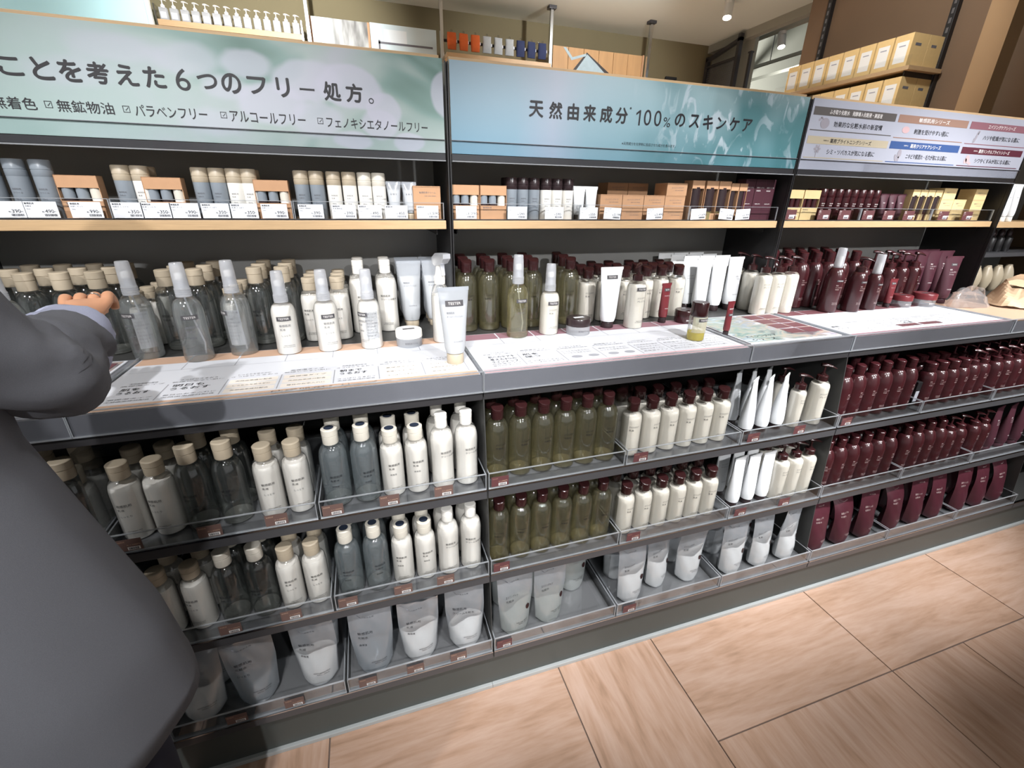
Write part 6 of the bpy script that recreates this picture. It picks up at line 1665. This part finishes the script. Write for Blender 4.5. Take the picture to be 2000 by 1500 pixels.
arm = chain(wst, [(SH, (0.055, 0.055)), ((SH + EL) / 2, (0.045, 0.045)), (EL, (0.040, 0.040)), ((EL + WR) / 2, (0.036, 0.036)), (WR, (0.026, 0.022)), (HB, (0.030, 0.020))])
# fingers curled over, knuckles up
fd = (WR - EL).normalized()
side = fd.cross(Vector((0, 0, 1))).normalized()
for k, (o, ln) in enumerate(((-0.030, 0.90), (-0.010, 1.0), (0.010, 0.96), (0.029, 0.78))):
    b0 = HB + side * o + fd * 0.018 + Vector((0, 0, 0.004))
    k1 = b0 + fd * 0.030 * ln + Vector((0, 0, 0.012))
    k2 = k1 + fd * 0.022 * ln + Vector((0, 0, -0.020 * ln)) + side * 0.003
    k3 = k2 - fd * 0.004 + Vector((0, 0, -0.022 * ln))
    chain(arm, [(b0, (0.0095, 0.0095)), (k1, (0.0100, 0.0095)), (k2, (0.0085, 0.0085)), (k3, (0.0072, 0.0072))])
t0 = HB - side * 0.028 - fd * 0.012 + Vector((0, 0, -0.008))
chain(arm, [(t0, (0.011, 0.010)), (t0 - side * 0.012 + fd * 0.024 + Vector((0, 0, -0.012)), (0.0100, 0.0095)), (t0 - side * 0.004 + fd * 0.048 + Vector((0, 0, -0.020)), (0.0080, 0.0078))])
# far arm hangs down
SH2 = L(-0.96, -0.40, 1.30)
arm2 = chain(wst, [(SH2, (0.055, 0.055)), (L(-1.03, -0.38, 1.05), (0.042, 0.042)), (L(-1.02, -0.30, 0.92), (0.036, 0.036)), (L(-1.01, -0.25, 0.82), (0.026, 0.022)), (L(-1.01, -0.24, 0.765), (0.030, 0.019))])
for k, o in enumerate((-0.027, -0.009, 0.009, 0.026)):
    b0 = L(-1.01, -0.24 + o, 0.745)
    chain(arm2, [(b0, (0.009, 0.009)), (b0 + Vector((0.004, 0, -0.035)), (0.009, 0.009)), (b0 + Vector((0.014, 0, -0.062)), (0.0075, 0.0075))])
chain(arm2, [(L(-1.00, -0.212, 0.77), (0.010, 0.010)), (L(-0.99, -0.198, 0.735), (0.009, 0.009)), (L(-0.985, -0.195, 0.712), (0.0075, 0.0075))])
bme = bpy.data.meshes.new('body')
bme.from_pydata(bv, be, [])
bme.materials.append(M['skin'])
bo = link('body', bme, pe)
sk = bo.modifiers.new('skin', 'SKIN')
sk.use_smooth_shade = True
lay = bme.skin_vertices[0].data if bme.skin_vertices else None
if lay is None:
    bm_ = bmesh.new(); bm_.from_mesh(bme); bm_.verts.layers.skin.verify(); bm_.to_mesh(bme); bm_.free()
    lay = bme.skin_vertices[0].data
for i, r_ in enumerate(br):
    lay[i].radius = r_
    lay[i].use_root = (i == 0)
ss = bo.modifiers.new('sub', 'SUBSURF')
ss.levels = 2
ss.render_levels = 2
# hair, eyes, lips
hm = MB()
rg = []
for j in range(9):
    t = j / 8
    z = 1.655 - 0.25 * t
    rr = 0.088 * math.sqrt(max(0.02, 1 - (1 - min(1, t * 1.9)) ** 2)) + 0.008 * t
    rg.append([(L(-0.81, -0.36, z) + Vector((rr * math.cos(a) * 0.92, (rr * math.sin(a)) * (1.0 if math.sin(a) < 0.2 else 0.62), 0))) for a in [2 * PI * k / 20 for k in range(20)]])
hm.rings(rg)
link('hair', hm.mesh('hair', 'hair_black', True), pe)
for sx in (-1, 1):
    e = MB().lathe([(0, -0.010), (0.007, -0.007), (0.010, 0), (0.007, 0.007), (0, 0.010)], 12)
    link('eye', e.mesh('eye', 'hair_black', True), pe, L(-0.81 + sx * 0.030, -0.262, 1.545))
link('lips', MB().lathe([(0, -0.006), (0.018, 0), (0, 0.006)], 12, sy=0.5).mesh('lips', 'band_pink', True), pe, L(-0.81, -0.262, 1.478))
# coat: flared trunk with folds, collar, and the two sleeves
NZ, NT = 30, 64
cm = MB()
rg = []
prof = [(0.665, 0.255, 0.195), (0.70, 0.252, 0.192), (0.80, 0.242, 0.182), (0.95, 0.203, 0.166), (1.10, 0.166, 0.148), (1.22, 0.170, 0.138), (1.30, 0.168, 0.125), (1.355, 0.150, 0.105), (1.40, 0.085, 0.080), (1.43, 0.072, 0.070)]
def pick(z):
    for a, b_ in zip(prof, prof[1:]):
        if a[0] <= z <= b_[0]:
            t = (z - a[0]) / (b_[0] - a[0])
            return a[1] + (b_[1] - a[1]) * t, a[2] + (b_[2] - a[2]) * t
    return prof[-1][1:]
for j in range(NZ + 1):
    z = 0.665 + (1.43 - 0.665) * j / NZ
    rx, ry = pick(z)
    f = max(0, (1.25 - z) / 0.6)
    ring = []
    for k in range(NT):
        a = 2 * PI * k / NT
        fold = 1 + f * (0.016 * math.sin(5 * a + 1.0 + 0.6 * z) + 0.008 * math.sin(11 * a + 2.0 * z))
        ring.append(L(-0.82, -0.365, z + (0.012 * math.sin(2 * a + 0.5) if j == 0 else 0)) + Vector((rx * fold * math.cos(a), ry * fold * math.sin(a), 0)))
    rg.append(ring)
inner = [[p + Vector((-(p.x) * 0.03, -(p.y) * 0.03, 0.004)) for p in rg[0]], [p + Vector((-(p.x) * 0.2, -(p.y) * 0.2, 0.12)) for p in rg[0]]]
cm.rings(inner[::-1], False)
cm.rings(rg, True)
def sleeve(pts, rs, seed):
    # dense interpolation with wrinkles
    P = [Vector(p) for p in pts]
    n = len(P)
    dense, rad = [], []
    for i in range(n - 1):
        p0, p1, p2, p3 = P[max(i - 1, 0)], P[i], P[i + 1], P[min(i + 2, n - 1)]
        for k in range(8):
            t = k / 8
            dense.append(0.5 * ((2 * p1) + (p2 - p0) * t + (2 * p0 - 5 * p1 + 4 * p2 - p3) * t * t + (3 * p1 - p0 - 3 * p2 + p3) * t ** 3))
            rad.append(rs[i] + (rs[i + 1] - rs[i]) * t)
    dense.append(P[-1]); rad.append(rs[-1])
    out = []
    N_ = 32
    for i, p in enumerate(dense):
        d = (dense[min(i + 1, len(dense) - 1)] - dense[max(i - 1, 0)]).normalized()
        a = d.cross(Vector((0, 0, 1))).normalized()
        b_ = a.cross(d)
        ring = []
        for k in range(N_):
            th = 2 * PI * k / N_
            w_ = 1 + 0.05 * math.sin(i * 0.8 + 2.4 * math.sin(th + seed) + seed) + 0.06 * math.sin(2 * th + 0.35 * i + seed) + 0.025 * math.sin(5 * th - 0.6 * i)
            cr_ = math.sin(0.55 * i + 3.0 * math.sin(th * 0.5 + seed) + 1.7 * seed)
            w_ -= 0.10 * max(0.0, cr_) ** 6 + 0.07 * max(0.0, math.sin(3 * th + 0.22 * i + seed)) ** 8
            ring.append(p + (a * math.cos(th) + b_ * math.sin(th)) * rad[i] * w_)
        out.append(ring)
    return out
cm.rings(sleeve([SH + Vector((-0.06, 0.01, 0.0)), SH + Vector((0.0, 0, -0.005)), (SH + EL) / 2 + Vector((0.0, 0.0, -0.008)), EL + Vector((0.0, 0, -0.012)), EL * 0.78 + WR * 0.22 + Vector((0.002, 0, -0.010)), EL * 0.58 + WR * 0.42 + Vector((0, 0, -0.008))], [0.075, 0.076, 0.068, 0.060, 0.060, 0.058], 0.4))
cm.rings(sleeve([SH2 + Vector((0.05, 0, 0)), SH2, L(-1.03, -0.38, 1.05), L(-1.02, -0.30, 0.92), L(-1.012, -0.26, 0.84)], [0.07, 0.085, 0.078, 0.070, 0.060], 2.1))
link('coat', cm.mesh('coat', 'coat_wool', True), pe)
link('coat_collar', MB().rings([[L(-0.82, -0.367, z) + Vector((r_ * math.cos(2 * PI * k / 24), r_ * 0.95 * math.sin(2 * PI * k / 24), 0)) for k in range(24)] for z, r_ in ((1.40, 0.088), (1.445, 0.080), (1.445, 0.072), (1.41, 0.066))], False).mesh('coat_collar', 'coat_wool', True), pe)
# turned-back lavender cuff, two layers
dW = (WR - EL).normalized()
def cuff(t0_, t1_, r0_, r1_, sd, nm_='shirt_cuff'):
    a_, b_ = EL + (WR - EL) * t0_ + Vector((0.004, 0, -0.010)), EL + (WR - EL) * t1_ + Vector((0.004, 0, -0.008))
    rgs = sleeve([a_, a_ * 0.5 + b_ * 0.5, b_], [r0_, (r0_ + r1_) / 2 + 0.003, r1_], sd)
    inn = [[p_ + (b_ - p_) * 0.18 - dW * (0.004 * (q + 1)) for p_ in rgs[-1]] for q in range(3)]
    link(nm_, MB().rings(rgs + inn, False).mesh(nm_, 'shirt_lavender', True), pe)
cuff(0.30, 0.68, 0.048, 0.053, 0.9)
cuff(0.52, 0.88, 0.042, 0.043, 2.4)
# trousers and shoes
tr = MB()
for sx in (-1, 1):
    rgs = []
    for z, r_, dy in ((0.86, 0.080, 0), (0.80, 0.086, 0.0), (0.60, 0.084, 0.01), (0.45, 0.082, 0.01), (0.25, 0.078, 0.0), (0.07, 0.080, 0.0)):
        rgs.append([L(-0.82 + sx * 0.092, -0.355 + dy, z) + Vector((r_ * math.cos(2 * PI * k / 24) * (1 + 0.03 * math.sin(3 * k)), r_ * math.sin(2 * PI * k / 24), 0)) for k in range(24)])
    tr.rings(rgs)
link('trousers', tr.mesh('trousers', 'trousers_navy', True), pe)
for sx in (-1, 1):
    rgs = []
    for y, w_, h_ in ((-0.43, 0.030, 0.055), (-0.41, 0.042, 0.085), (-0.33, 0.046, 0.085), (-0.26, 0.050, 0.060), (-0.19, 0.046, 0.046), (-0.15, 0.028, 0.034)):
        rgs.append([L(-0.82 + sx * 0.094, y, 0.001) + Vector((w_ * math.cos(PI * k / 9), 0, h_ * math.sin(PI * k / 9))) for k in range(10)])
    link('shoe', MB().rings(rgs).mesh('shoe', 'shoe_black', True, 60), pe)
nl = MB()
link('ring', MB().tube([tuple(Vector((0.0105 * math.cos(2 * PI * k / 14), 0, 0.0105 * math.sin(2 * PI * k / 14)))) for k in range(15)], 0.0014, 6).mesh('ring', 'chrome', True), pe, HB + side * 0.010 + fd * 0.034 + Vector((0, 0, 0.010)))
